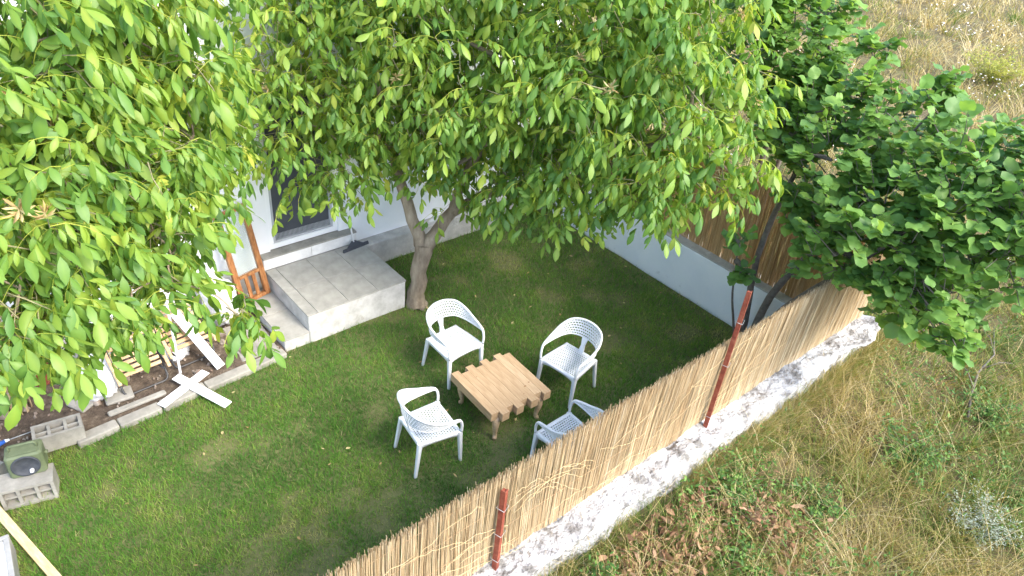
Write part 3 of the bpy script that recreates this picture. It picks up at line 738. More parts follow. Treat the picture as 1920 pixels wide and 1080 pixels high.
# ------------------------------------------------------------------ trees
def leaflet(L, w, droop, fold, n=3):
    """one leaflet along +X: rows of (left edge, midrib, right edge); returns verts, quads"""
    prof = {3: (.10, .86, .96, .04), 4: (.08, .74, 1.0, .74, .03)}[n]
    V = []; F = []
    for i in range(n + 1):
        f = i / n; x = L * (f - .12 * f * f * droop); z = -L * droop * .55 * f ** 1.8
        hw = w * prof[i] / 2
        V += [(x, hw, z - fold * hw), (x, 0, z), (x, -hw, z - fold * hw)]
    for i in range(n):
        a = i * 3; F += [(a, a + 1, a + 4, a + 3), (a + 1, a + 2, a + 5, a + 4)]
    return np.array(V), F
def walnut_variant(seed):
    """a compound leaf: rachis along +X arching down, paired hanging leaflets and a larger end leaflet"""
    g = np.random.default_rng(seed); V = []; F = []; T = []
    npair = int(g.integers(2, 4)); Lr = g.uniform(.19, .27)
    base_t = g.uniform(.06, .62)
    def put(P, Fc, tint):
        b = sum(len(v) for v in V); V.append(P); F.extend([tuple(i + b for i in f) for f in Fc]); T.append(np.broadcast_to(tint, (len(P),)).astype(float))
    def rach(f): return np.array([Lr * f, 0, .05 * f - .12 * f * f * g_arch])
    g_arch = g.uniform(.8, 2.2)
    pts = [rach(f) for f in (0, .35, .7, 1)]
    # rachis: thin flat ribbon on edge
    P = []; 
    for p in pts: P += [p + (0, 0, .003), p - (0, 0, .003)]
    put(np.array(P), [(2 * i, 2 * i + 1, 2 * i + 3, 2 * i + 2) for i in range(3)], .9)
    spots = []
    for k in range(npair):
        f = .35 + .55 * k / max(1, npair - 1)
        for s in (-1, 1): spots.append((f + g.uniform(-.03, .03), s, .10 + .035 * f))
    spots.append((1.0, 0, .165))
    for f, s, L in spots:
        L *= g.uniform(.85, 1.15); w = L * g.uniform(.36, .46)
        P, Fc = leaflet(L, w, g.uniform(.3, 1.0), g.uniform(-.1, .6), 4)
        yaw = s * math.radians(g.uniform(45, 70)); pitch = math.radians(g.uniform(22, 80)); roll = math.radians(g.uniform(-25, 25))
        R = np.array((Euler((0, 0, yaw)).to_matrix() @ Euler((0, pitch, 0)).to_matrix() @ Euler((roll, 0, 0)).to_matrix()))
        put(P @ R.T + rach(min(f, 1)), Fc, np.clip(base_t + g.normal() * .09 + np.tile([0, .13, 0], len(P) // 3), 0, 1))
    return np.vstack(V), np.array(F), np.concatenate(T)
def round_variant(seed):
    """a broad round toothed leaf on a short stalk"""
    g = np.random.default_rng(seed); r = g.uniform(.048, .08); n = 16; V = [(.03, 0, 0)]; cup = g.uniform(-.5, .25); dr = g.uniform(.1, .6)
    cx = .03 + r * .55
    for k in range(n):
        a = 2 * math.pi * k / n; q = r * (1 + .02 * (-1) ** k + (.16 if k == 0 else 0) - (.16 if k == n // 2 else 0))
        x = cx + q * math.cos(a); y = q * math.sin(a) * .95; V.append((x, y, cup * y * y / r + .012 * math.sin(3 * a + seed) - dr * (x - .03) ** 2 * 3))
    V[0] = (cx, 0, -dr * (cx - .03) ** 2 * 3 - .004)
    V += [(-.03, .0015, .004), (-.03, -.0015, .004), (cx - r * .7, -.0015, -.001), (cx - r * .7, .0015, -.001)]
    F = [(0, 1 + k, 1 + (k + 1) % n, 1 + (k + 2) % n) for k in range(0, n, 2)] + [(n + 1, n + 2, n + 3, n + 4)]
    t = np.clip(g.beta(1.6, 2.2), 0, 1)
    return np.array(V), np.array(F), np.full(len(V), t)
WV = [walnut_variant(100 + k) for k in range(14)]
HV = [round_variant(300 + k) for k in range(14)]

def frame_from(dirs, g, droop=0.0):
    """rotation matrices whose X axis is dirs and whose Z axis is as upright as possible"""
    x = dirs / np.linalg.norm(dirs, axis=1, keepdims=True)
    up = np.tile([0, 0, 1.0], (len(x), 1)) + g.normal(size=x.shape) * .28
    y = np.cross(up, x); y /= np.linalg.norm(y, axis=1, keepdims=True) + 1e-9
    z = np.cross(x, y)
    return np.stack([x, y, z], -1)
def grow_tree(name, label, cat, base, trunk_paths, blobs, variants, leaf_mat, bark, group, seed, leaves_per_m2, twig_mat, leaf_name='leaf', per_twig=4, twig_len=.32, scale=(.85, 1.2), n_single=300, lift=.25, seed_nuts=0, tips=0):
    """trunk_paths: [(points, radii)], blobs: (x, y, z, r) volumes the crown fills; leaves grow on twigs that run to the blob surfaces"""
    g = np.random.default_rng(seed); base = np.array(base, float)
    t = thing(name, label, cat, tuple(base), 0, group)
    tm = MB()
    for pts, rad in trunk_paths:
        pp = catmull(pts, 4 * (len(pts) - 1)); rr = np.interp(np.linspace(0, len(rad) - 1, len(pp)), range(len(rad)), rad)
        wob = pp + g.normal(size=pp.shape) * rr[:, None] * .08
        tm.tube([tuple(p - base) for p in wob], list(rr), 12)
    tm.build('trunk', bark, t)
    # boughs: every blob centre is joined to the nearest point already connected
    nodes = [np.array(p, float) for pts, rad in trunk_paths for p in catmull(pts, 12)[5:]]
    nrad = [.05] * len(nodes)
    todo = [np.array(b[:3]) for b in blobs]
    while todo:
        best = min(((np.linalg.norm(c - n) + .15 * max(0, n[2] - c[2]), i, j) for i, c in enumerate(todo) for j, n in enumerate(nodes)))
        c = todo.pop(best[1]); n = nodes[best[2]]; L = np.linalg.norm(c - n)
        mid = (c + n) / 2 + g.normal(size=3) * L * .08 + np.array([0, 0, .10 * L])
        pp = catmull([n, mid, c], 8); r0 = min(nrad[best[2]] * .8, .045); r1 = max(.008, r0 * .45)
        bm_ = MB(); bm_.tube([tuple(p - base) for p in pp], list(np.linspace(r0, r1, len(pp))), 7); bm_.build('bough', bark, t)
        for k in (4, 6, 8): nodes.append(pp[k]); nrad.append(r0 + (r1 - r0) * k / 8)
    # twigs and leaves
    LP = []; LD = []; TW = []; LT = []
    for bx, by, bz, r in blobs:
        c = np.array([bx, by, bz]); nt = max(6, int(leaves_per_m2 * 4 * math.pi * r * r / per_twig))
        d = g.normal(size=(nt, 3)); d /= np.linalg.norm(d, axis=1, keepdims=True)
        d[:, 2] = d[:, 2] * .95 + .05; d /= np.linalg.norm(d, axis=1, keepdims=True)
        lump = .78 + .42 * fbm(d[:, 0] * 2.2 + bx * 3, d[:, 1] * 2.2 + d[:, 2] * 2.6 + by * 3, seed)
        end = c + d * (r * lump * g.uniform(.55, 1.10, nt) ** .6)[:, None]
        dirw = d + np.array([0, 0, lift]) + g.normal(size=d.shape) * .35; dirw /= np.linalg.norm(dirw, axis=1, keepdims=True)
        tl = twig_len * g.uniform(.6, 1.3, nt) * min(1, r / .45 + .3)
        start = end - dirw * tl[:, None]; toff = g.normal() * .05; twt = g.normal(size=nt) * .13
        TW += [(start[i], (start[i] + end[i]) / 2 + g.normal(size=3) * .015, end[i]) for i in range(nt)]
        for k in range(per_twig):
            f = 1 - (.45 if lift < .3 else .75) * k / per_twig; p = start + (end - start) * f
            az = g.uniform(0, 2 * math.pi, nt)
            side = np.stack([np.cos(az), np.sin(az), np.full(nt, .05)], -1)
            ld = dirw * (.55 if k else .9) + side * (.85 if k else .45) + g.normal(size=p.shape) * .2
            ld[:, 2] = ld[:, 2] * .65 - .04
            LP.append(p); LD.append(ld); LT.append(np.full(nt, toff) + twt)
    LP = np.vstack(LP); LD = np.vstack(LD); LT = np.concatenate(LT)
    ok = (LP[:, 1] < 8.0) | (LP[:, 0] > 8.3); LP, LD, LT = LP[ok], LD[ok], LT[ok]
    ok = LP[:, 2] > .35; LP, LD, LT = LP[ok], LD[ok], LT[ok]
    n = len(LP); R = frame_from(LD, g); S = g.uniform(*scale, n); vi = g.integers(0, len(variants), n)
    # which leaves show largest in the photograph: nearest in their own patch of the picture
    dist, px, py, inside = in_frame(LP); key = (px // 13).astype(int) * 1000 + (py // 13).astype(int)
    order = np.argsort(dist); seen = set(); vis = []
    for i in order:
        if inside[i] and key[i] not in seen: seen.add(key[i]); vis.append(i)
    vis = sorted(vis, key=lambda i: -S[i] / dist[i])[:n_single]
    single = np.zeros(n, bool); single[vis] = True
    meshes = [np_mesh(leaf_name, v[0], v[1], leaf_mat, v[2]) for v in variants]
    for i in vis:
        o = link(leaf_name, meshes[vi[i]], t)
        m4 = Matrix(R[i].tolist()).to_4x4(); o.rotation_euler = m4.to_euler(); o.location = LP[i] - base; o.scale = (S[i],) * 3
    VV = []; FF = []; TT = []; off = 0
    for k, v in enumerate(variants):
        sel = np.where((vi == k) & ~single)[0]
        if not len(sel): continue
        P = np.einsum('nij,vj->nvi', R[sel] * S[sel][:, None, None], v[0]) + (LP[sel] - base)[:, None, :]
        VV.append(P.reshape(-1, 3)); m = len(v[0])
        FF.append((v[1][None] + (np.arange(len(sel)) * m)[:, None, None] + off).reshape(-1, 4)); off += m * len(sel)
        TT.append((v[2][None] + LT[sel][:, None] + g.normal(size=(len(sel), 1)) * .06).clip(0, 1).ravel())
    link('crown', np_mesh('crown', np.vstack(VV), np.vstack(FF), leaf_mat, np.concatenate(TT)), t)['kind'] = 'stuff'
    # twigs as thin three-sided stalks
    TW = np.array(TW); nt = len(TW); an = np.arange(3) * 2 * math.pi / 3; P = []
    for q, rad in ((0, .006), (1, .0045), (2, .0028)):
        P.append(TW[:, q][:, None, :] + rad * np.stack([np.cos(an), np.sin(an), np.sin(an * 2 + 1)], -1)[None] - base)
    P = np.stack(P, 1).reshape(-1, 3)
    quad = np.array([(r * 3 + j, r * 3 + (j + 1) % 3, (r + 1) * 3 + (j + 1) % 3, (r + 1) * 3 + j) for r in range(2) for j in range(3)])
    link('twigs', np_mesh('twigs', P, (quad[None] + (np.arange(nt) * 9)[:, None, None]).reshape(-1, 4), twig_mat), t)['kind'] = 'stuff'
    # green nuts and withered shoot tips among the outer leaves
    cand = [i for i in vis]; g.shuffle(cand)
    if seed_nuts:
        nm = MB(); k, m2 = 8, 10
        vs = [(.021 * math.sin(math.pi * a / k) * math.cos(2 * math.pi * b / m2), .021 * math.sin(math.pi * a / k) * math.sin(2 * math.pi * b / m2), -.024 * math.cos(math.pi * a / k)) for a in range(k + 1) for b in range(m2)]
        nm.add(vs, [(a * m2 + b, a * m2 + (b + 1) % m2, (a + 1) * m2 + (b + 1) % m2, (a + 1) * m2 + b) for a in range(k) for b in range(m2)], True)
        me = nm.mesh('nut', MT['nut'])
        for i in cand[:seed_nuts]:
            tocam = np.array([0, 0, CAM_H]) - LP[i]; tocam /= np.linalg.norm(tocam)
            o = link('nut', me, t, LP[i] - base + np.array([0, 0, -.02]) + .03 * LD[i] / np.linalg.norm(LD[i])); o.rotation_euler = (g.uniform(0, 3), 0, 0)
    if tips:
        P = []; F = []; T = []; 
        for q in range(16):
            v, f = leaflet(g.uniform(.05, .09), .016, g.uniform(-.3, 1.1), .8); a = g.uniform(0, 6.28)
            Rm = np.array(Euler((0, g.uniform(-1.3, .1), a)).to_matrix()); b = sum(len(x) for x in P)
            P.append(v @ Rm.T + np.array([0, 0, g.uniform(0, .05)])); F += [tuple(i + b for i in ff) for ff in f]; T.append(np.full(len(v), g.random()))
        me = np_mesh('withered_shoot', np.vstack(P), F, MT['catkin'], np.concatenate(T))
        for i in cand[seed_nuts:seed_nuts + tips]:
            o = link('withered_shoot', me, t, LP[i] - base + np.array([0, 0, .05])); o.rotation_euler = (g.uniform(-.4, .4), g.uniform(-.4, .4), g.uniform(0, 6)); o.scale = (g.uniform(.8, 1.3),) * 3
    return t

MAIN = [(3.43, 7.2, 2.68, .80), (3.52, 7.3, 3.33, .9), (4.27, 6.88, 3.11, 1.05), (4.75, 6.02, 3.7, 1.15), (5.09, 6.13, 2.55, .92), (5.37, 5.23, 3.19, 1.05), (5.55, 5.03, 2.52, .76), (5.68, 4.54, 3.8, 1.05),
        (5.82, 4.0, 3.28, .8), (6.12, 4.25, 4.04, .8), (5.69, 4.25, 2.58, .5), (5.98, 3.5, 3.05, .38), (3.6, 6.69, 2.30, .40), (4.1, 6.75, 2.48, .34), (4.9, 6.35, 2.15, .34), (4.5, 6.9, 2.45, .4), (5.13, 5.55, 2.12, .40), (4.79, 6.87, 4.54, 1.2), (5.69, 5.48, 4.76, 1.3),
        (6.4, 4.8, 4.7, .85), (3.87, 7.3, 4.17, .85), (6.0, 7.0, 2.89, 1.1), (6.6, 5.9, 3.04, 1.0), (4.75, 7.25, 2.6, .6)]
grow_tree('walnut_tree', 'large walnut tree in the middle, its grey forked trunk beside the porch', 'tree', (4.66, 6.72, 0),
          [([(4.66, 6.72, -.05), (4.65, 6.73, .12), (4.68, 6.72, .5), (4.74, 6.70, .95)], [.155, .12, .105, .12]),
           ([(4.73, 6.70, .85), (4.66, 6.85, 1.25), (4.56, 6.98, 1.75), (4.35, 6.95, 2.5), (4.2, 6.9, 3.1)], [.09, .075, .066, .05, .035]),
           ([(4.74, 6.70, .88), (4.90, 6.62, 1.15), (5.05, 6.55, 1.42), (5.13, 6.52, 1.75), (5.2, 6.2, 2.4), (5.3, 5.6, 3.1)], [.10, .085, .072, .06, .05, .035]),
           ([(5.04, 6.55, 1.40), (5.4, 6.2, 1.75), (5.7, 5.5, 2.1), (5.9, 4.8, 2.6), (6.1, 4.2, 3.2)], [.07, .06, .05, .04, .03])],
          MAIN, WV, MT['walnut_leaf'], MT['bark'], None, 51, 35, MT['twig'], seed_nuts=24, tips=16, scale=(.62, 1.06))
LEFT = [(.8, 5.21, 4.42, .65), (1.36, 5.4, 4.37, .52), (1.73, 5.62, 4.03, .38), (.61, 4.72, 3.9, .55), (1.07, 4.89, 3.72, .46), (.55, 4.5, 3.48, .42), (1.11, 4.62, 3.28, .33), (.22, 4.2, 3.30, .28), (.55, 4.33, 3.02, .22), (.85, 4.45, 3.02, .18), (.3, 4.2, 3.02, .18), (.78, 4.36, 2.84, .12), (.05, 4.15, 3.15, .22),
        (1.24, 4.7, 3.10, .18), (.6, 6.0, 3.3, .5), (1.5, 6.5, 3.9, .45), (1.12, 4.49, 2.98, .13), (1.42, 4.2, 2.76, .08), (.33, 4.38, 3.62, .38), (.13, 4.79, 3.98, .55), (-.14, 4.3, 3.6, .36), (1.1, 5.49, 4.94, .7), (1.75, 5.62, 4.83, .5), (1.16, 6.25, 3.59, .75), (1.69, 6.22, 3.27, .55), (1.45, 5.5, 3.1, .42), (.95, 5.6, 3.0, .45), (1.75, 5.55, 3.5, .36), (2.0, 6.2, 3.3, .30)]
grow_tree('walnut_tree', 'walnut tree on the left whose drooping leaves hang nearest the viewer', 'tree', (-.75, 7.1, 0),
          [([(-.75, 7.1, -.05), (-.72, 7.08, .3), (-.6, 6.95, 1.1), (-.4, 6.75, 1.8)], [.18, .14, .12, .11]),
           ([(-.42, 6.77, 1.7), (0, 6.4, 2.5), (.5, 5.9, 3.2), (.85, 5.4, 3.8)], [.10, .08, .06, .045]),
           ([(-.42, 6.77, 1.7), (-.3, 6.2, 2.6), (0, 5.4, 3.2), (.3, 4.8, 3.5)], [.09, .07, .055, .04])],
          LEFT, WV, MT['walnut_leaf'], MT['bark'], None, 52, 58, MT['twig'], seed_nuts=10, tips=8, scale=(.62, 1.06), lift=.15)
HAZ = [(8.05, 3.7, 3.2, .5), (8.45, 2.71, 3.78, .18), (8.0, 3.3, 3.6, .25), (8.35, 3.6, 3.9, .25), (7.75, 3.0, 3.4, .22), (7.9, 2.4, 2.4, .5), (7.35, 1.9, 1.9, .35), (7.65, 3.28, 2.86, .65), (8.09, 2.79, 3.21, .6), (7.35, 2.5, 2.54, .72), (7.76, 1.92, 2.83, .72), (7.59, 1.39, 2.68, .55), (7.74, 3.89, 2.92, .42), (7.45, 3.25, 2.4, .36), (7.17, 2.72, 2.1, .40), (7.11, 1.6, 2.24, .45), (6.95, 1.24, 2.03, .22),
       (7.22, 2.02, 2.21, .40), (8.45, 2.71, 3.58, .22), (7.19, 3.82, 1.72, .15), (7.11, 3.62, 1.41, .10), (8.08, 2.13, 3.24, .55), (7.98, 1.7, 3.27, .45), (7.76, 1.24, 3.04, .55)]
grow_tree('hazel_tree', 'round-leaved dark green tree leaning over the reed fence corner', 'tree', (7.62, 3.55, 0),
          [([(7.62, 3.60, -.05), (7.60, 3.62, .5), (7.58, 3.70, 1.2), (7.62, 3.7, 2.0), (7.7, 3.6, 2.8)], [.05, .045, .04, .034, .022]),
           ([(7.66, 3.52, -.05), (7.66, 3.50, .4), (7.72, 3.40, 1.1), (7.78, 3.1, 1.9), (8.0, 2.8, 2.8)], [.055, .05, .045, .036, .022]),
           ([(7.68, 3.48, -.05), (7.68, 3.42, .4), (7.64, 3.1, 1.1), (7.5, 2.7, 1.75), (7.45, 2.3, 2.4)], [.05, .045, .04, .034, .022]),
           ([(7.56, 3.58, -.05), (7.40, 3.66, .5), (7.25, 3.72, 1.0), (7.18, 3.78, 1.6)], [.018, .016, .013, .008])],
          HAZ, HV, MT['hazel_leaf'], MT['stem'], 'round-leaved trees at the corner', 53, 88, MT['stem'], per_twig=6, twig_len=.34, scale=(.6, 1.3), lift=.35)
HAZ2 = [(8.3, 4.9, 3.5, .5), (8.9, 4.3, 3.1, .45), (8.5, 3.9, 3.4, .4), (8.6, 4.59, 3.76, .65), (9.03, 4.53, 3.98, .38), (8.31, 4.32, 3.11, .42), (8.43, 5.09, 4.26, .65), (8.95, 4.2, 3.51, .22), (8.7, 4.6, 2.7, .5)]
grow_tree('hazel_tree', 'round-leaved tree farther back, top edge, beyond the brown reed screen', 'tree', (8.75, 4.6, .3),
          [([(8.75, 4.6, .2), (8.7, 4.6, 1.0), (8.65, 4.6, 2.0), (8.6, 4.6, 3.0)], [.06, .05, .04, .03]), ([(8.78, 4.62, .2), (8.9, 4.55, 1.2), (8.95, 4.5, 2.4), (9.0, 4.5, 3.5)], [.05, .04, .034, .02])],
          HAZ2, HV, MT['hazel_leaf'], MT['stem'], 'round-leaved trees at the corner', 54, 92, MT['stem'], per_twig=6, twig_len=.34, scale=(.6, 1.3), lift=.35)

# ------------------------------------------------------------------ lawn grass
def blades(x, y, z, L, w, lean, bend, tint, mat, name, label, seed, segs=2, cat=None, az=None):
    g = np.random.default_rng(seed); n = len(x); az = g.uniform(0, 2 * math.pi, n) if az is None else az; fc = g.uniform(0, 2 * math.pi, n)
    rows = []
    for k in range(segs + 1):
        f = k / segs; out = L * (lean * f + bend * f * f); h = L * f * np.sqrt(np.clip(1 - (lean + bend * f) ** 2 * .6, .08, 1))
        cx = x + np.cos(az) * out; cy = y + np.sin(az) * out; cz = z + h
        hw = w / 2 * (1 - .85 * f ** 1.5)
        rows.append(np.stack([np.stack([cx - np.sin(fc) * hw, cy + np.cos(fc) * hw, cz], -1), np.stack([cx + np.sin(fc) * hw, cy - np.cos(fc) * hw, cz], -1)], 1))
    V = np.stack(rows, 1).reshape(-1, 3); m = 2 * (segs + 1)
    quad = np.array([(2 * k, 2 * k + 1, 2 * k + 3, 2 * k + 2) for k in range(segs)])
    F = (quad[None] + (np.arange(n) * m)[:, None, None]).reshape(-1, 4)
    return tag(link(name, np_mesh(name, V, F, mat, np.repeat(tint, m), smooth=True)), label, cat, kind='stuff')
def make_lawn():
    g = np.random.default_rng(61); n = 330000
    x = g.uniform(-1.2, 7.96, n); y = g.uniform(2.74, 7.86, n)
    d = np.sqrt(x * x + y * y + 36)
    keep = (y < lawn_edge(x) + .012 * g.normal(size=n)) & (g.random(n) < np.clip((7.2 / d) ** 1.3, 0, 1)); x, y = x[keep], y[keep]; n = len(x)
    p1 = fbm(x * 1.3, y * 1.3, 71); p2 = fbm(x * 4.5, y * 4.5, 75); p3 = fbm(x * .55 + 4, y * .55, 79)
    bare = np.clip((fbm(x * 1.9 + 8, y * 1.9, 83) - .60) * 6, 0, 1)
    edge = np.clip(1 - (7.96 - x) / .35, 0, 1) + np.clip(1 - np.hypot(x - 4.66, y - 6.72) / .55, 0, 1)
    keep = g.random(n) > .55 * bare + .55 * edge; 
    tint = .36 + .75 * (p1 - .5) + .60 * (p2 - .5) + .25 * (p3 - .5) + .13 * g.normal(size=n) + .33 * bare + .2 * edge * (p2 > .5) + .10 * np.clip((3.2 - x) / 3, 0, 1)  # last term colours the left side lighter, standing in for brighter light there
    tint = np.where(g.random(n) < .03, g.uniform(.8, 1, n), tint)
    x, y, tint, p2, bare = x[keep], y[keep], np.clip(tint, 0, 1)[keep], p2[keep], bare[keep]; n = len(x)
    L = (.030 + .045 * g.random(n) ** 1.5) * (.7 + .8 * p2) * (1 - .4 * bare)
    blades(x, y, np.full(n, -.014), L, g.uniform(.0042, .0075, n), g.uniform(0, .5, n), g.uniform(0, .6, n), tint, MT['grass'], 'grass', 'short green lawn grass around the chairs and table', 62)
make_lawn()

# ------------------------------------------------------------------ meadow outside the garden
def outside(x, y): return (y < 2.35) | (x > 8.68)
def make_meadow():
    g = np.random.default_rng(91); nt = 12800
    # tussocks: every tuft has its own height, dryness and lean, its blades fan out of one root
    r = np.exp(g.uniform(math.log(2.6), math.log(75), nt)); az = np.radians(g.uniform(-14, 44, nt)); cx = r * np.cos(az); cy = r * np.sin(az)
    dry = fbm(cx * .5 + 3, cy * .5, 97); fine = fbm(cx * 1.9, cy * 1.9, 99); mid = fbm(cx * 1.0 + 7, cy * 1.0, 103)
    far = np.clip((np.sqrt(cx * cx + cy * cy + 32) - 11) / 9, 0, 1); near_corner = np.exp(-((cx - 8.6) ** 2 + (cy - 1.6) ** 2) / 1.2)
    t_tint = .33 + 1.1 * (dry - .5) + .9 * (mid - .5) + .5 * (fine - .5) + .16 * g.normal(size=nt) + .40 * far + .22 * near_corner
    t_len = (.20 + .30 * g.random(nt) ** 1.4) * (.45 + 1.1 * mid) * (1 + .3 * far); t_az = g.uniform(0, 2 * math.pi, nt); t_com = g.uniform(0, 1, nt)
    cnt = g.integers(7, 22, nt); idx = np.repeat(np.arange(nt), cnt); n = len(idx)
    sp = (.02 + .05 * g.random(nt)) * np.clip(r / 9, .8, 4); off = g.normal(size=(n, 2)) * sp[idx][:, None]
    x = cx[idx] + off[:, 0]; y = cy[idx] + off[:, 1]
    keep = outside(x, y) & ~((y > 2.0) & (x > 8.3) & (x < 8.65)); idx, x, y, off = idx[keep], x[keep], y[keep], off[keep]; n = len(x)
    d = np.sqrt(x * x + y * y + 32)
    rad_az = np.arctan2(off[:, 1], off[:, 0]) + .5 * g.normal(size=n); com = t_com[idx] > .6
    baz = np.where(com, t_az[idx] + .5 * g.normal(size=n), rad_az)
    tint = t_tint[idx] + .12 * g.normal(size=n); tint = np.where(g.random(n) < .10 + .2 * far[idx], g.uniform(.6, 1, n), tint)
    L = t_len[idx] * g.uniform(.5, 1.15, n); short = np.where(x > 8.68, 1, np.clip((2.35 - y) / .2, .7, 1)); L = L * short
    w = g.uniform(.0045, .0095, n) * np.clip(d / 8, 1, 5)
    blades(x, y, meadow_h(x, y) - .02, L, w, g.uniform(.05, .6, n), g.uniform(.1, 1.0, n), np.clip(tint, 0, 1), MT['meadow'], 'meadow_grass', 'long dry and green wild grass beyond the reed fence', 93, 3, az=baz)
    # straw leaning over the foot of the whitewashed wall
    n = 9000; x = g.uniform(1.5, 8.9, n); y = 2.345 - np.abs(g.normal(size=n)) * .10; k = fbm(x * 1.5, x * 0, 141) > .40; x, y = x[k], y[k]; n = len(x)
    blades(x, y, meadow_h(x, y) - .02, g.uniform(.12, .38, n), g.uniform(.003, .006, n), g.uniform(.1, .7, n), g.uniform(0, .8, n), np.clip(.62 + .22 * g.normal(size=n), 0, 1), MT['meadow'], 'wall_straw', 'straw-coloured grass leaning on the foot of the whitewashed wall', 145, 3)
    # leafy green growth between the grasses, in patches
    n = 34000; r = np.exp(g.uniform(math.log(3), math.log(16), n)); az = np.radians(g.uniform(-12, 42, n)); x = r * np.cos(az); y = r * np.sin(az)
    k = outside(x, y + .05) & (fbm(x * .8 + 2, y * .8, 151) + .25 * (fbm(x * 3, y * 3, 155) - .5) > .52); x, y = x[k], y[k]; n = len(x)
    z = meadow_h(x, y) + g.uniform(.03, .34, n) * (.4 + fbm(x * 1.7, y * 1.7, 157)); lv, lf = leaflet(1.0, .42, .7, .3); lf = np.array(lf)
    Rm = frame_from(np.stack([np.cos(t_ := g.uniform(0, 6.28, n)), np.sin(t_), g.uniform(-.5, .6, n)], -1), g); sz = g.uniform(.025, .065, n)
    P = np.einsum('nij,vj->nvi', Rm * sz[:, None, None], lv) + np.stack([x, y, z], -1)[:, None, :]
    tag(link('meadow_herbs', np_mesh('meadow_herbs', P.reshape(-1, 3), (lf[None] + (np.arange(n) * len(lv))[:, None, None]).reshape(-1, 4), MT['herb'], np.repeat(np.clip(.5 + .25 * g.normal(size=n), 0, 1), len(lv)))), 'low leafy green herbs growing in patches through the meadow', kind='stuff')
    # long pale arching stalks
    n = 2600; r = np.exp(g.uniform(math.log(3), math.log(20), n)); az = np.radians(g.uniform(-12, 42, n)); x = r * np.cos(az); y = r * np.sin(az); k = outside(x, y + .1); x, y = x[k], y[k]; n = len(x)
    blades(x, y, meadow_h(x, y) - .02, g.uniform(.45, .85, n), g.uniform(.004, .006, n), g.uniform(.1, .6, n), g.uniform(.2, 1.0, n), np.clip(.85 + .15 * g.normal(size=n), 0, 1), MT['meadow'], 'dry_stalks', 'long pale arching dry stalks in the meadow', 161, 4)
    # oat-like seed heads hanging from bent stalks
    n = 5200; r = np.exp(g.uniform(math.log(3), math.log(30), n)); az = np.radians(g.uniform(-12, 42, n)); x = r * np.cos(az); y = r * np.sin(az)
    keep = outside(x, y + .25) & (fbm(x * .9, y * .9, 111) > .42); x, y = x[keep], y[keep]; n = len(x); z = meadow_h(x, y)
    V = []; F = []; T = []
    for i in range(n):
        h = g.uniform(.30, .62); a = g.uniform(0, 6.28); s = max(1.0, math.hypot(x[i], y[i]) / 9)
        ox, oy = math.cos(a) * h * .35, math.sin(a) * h * .35; b = len(V); w = .0016 * s
        V += [(x[i] - w, y[i], z[i]), (x[i] + w, y[i], z[i]), (x[i] + ox * .4 + w, y[i] + oy * .4, z[i] + h * .7), (x[i] + ox * .4 - w, y[i] + oy * .4, z[i] + h * .7), (x[i] + ox + w, y[i] + oy, z[i] + h * .93), (x[i] + ox - w, y[i] + oy, z[i] + h * .93)]
        F += [(b, b + 1, b + 2, b + 3), (b + 3, b + 2, b + 4, b + 5)]; T += [.85] * 6
        for k in range(5):
            f = .55 + .45 * k / 4; px, py, pz = x[i] + ox * f + g.normal() * .022, y[i] + oy * f + g.normal() * .022, z[i] + h * (.68 + .26 * f) + g.normal() * .015
            l = .022 * s; q = .0045 * s; c = g.uniform(0, 6.28); b = len(V)
            V += [(px, py, pz + l * .5), (px + q * math.cos(c), py + q * math.sin(c), pz), (px, py, pz - l * .5), (px - q * math.cos(c), py - q * math.sin(c), pz)]
            F.append((b, b + 1, b + 2, b + 3)); T += [g.uniform(.82, 1)] * 4
    tag(link('seed_heads', np_mesh('seed_heads', V, F, MT['meadow'], T)), 'pale hanging seed heads of wild oats in the meadow', kind='stuff')
    # pale dry flower heads, mostly far off
    n = 5200; r = np.exp(g.uniform(math.log(8), math.log(48), n)); az = np.radians(g.uniform(2, 34, n)); x = r * np.cos(az); y = r * np.sin(az)
    keep = outside(x, y) & (fbm(x * .35, y * .35, 121) > np.where(r > 14, .47, .60)); x, y, r = x[keep], y[keep], r[keep]; n = len(x); z = meadow_h(x, y) + g.uniform(.25, .55, n)
    V = []; F = []; T = []
    for i in range(n):
        k = 6; s = g.uniform(.012, .026) * max(1, r[i] / 20); b = len(V); tl = g.normal(size=2) * .35
        V.append((x[i], y[i], z[i] + s * .35)); T.append(g.random())
        for j in range(k):
            a = 6.283 * j / k; dx, dy = s * math.cos(a), s * math.sin(a); V.append((x[i] + dx, y[i] + dy, z[i] + tl[0] * dx + tl[1] * dy)); T.append(g.random())
        F += [(b, b + 1 + j, b + 1 + (j + 1) % k, b + 1 + (j + 2) % k) for j in range(0, k, 2)]
    tag(link('flower_heads', np_mesh('flower_heads', V, F, MT['flower'], T)), 'scattered pale flower heads over the dry meadow', kind='stuff')
make_meadow()

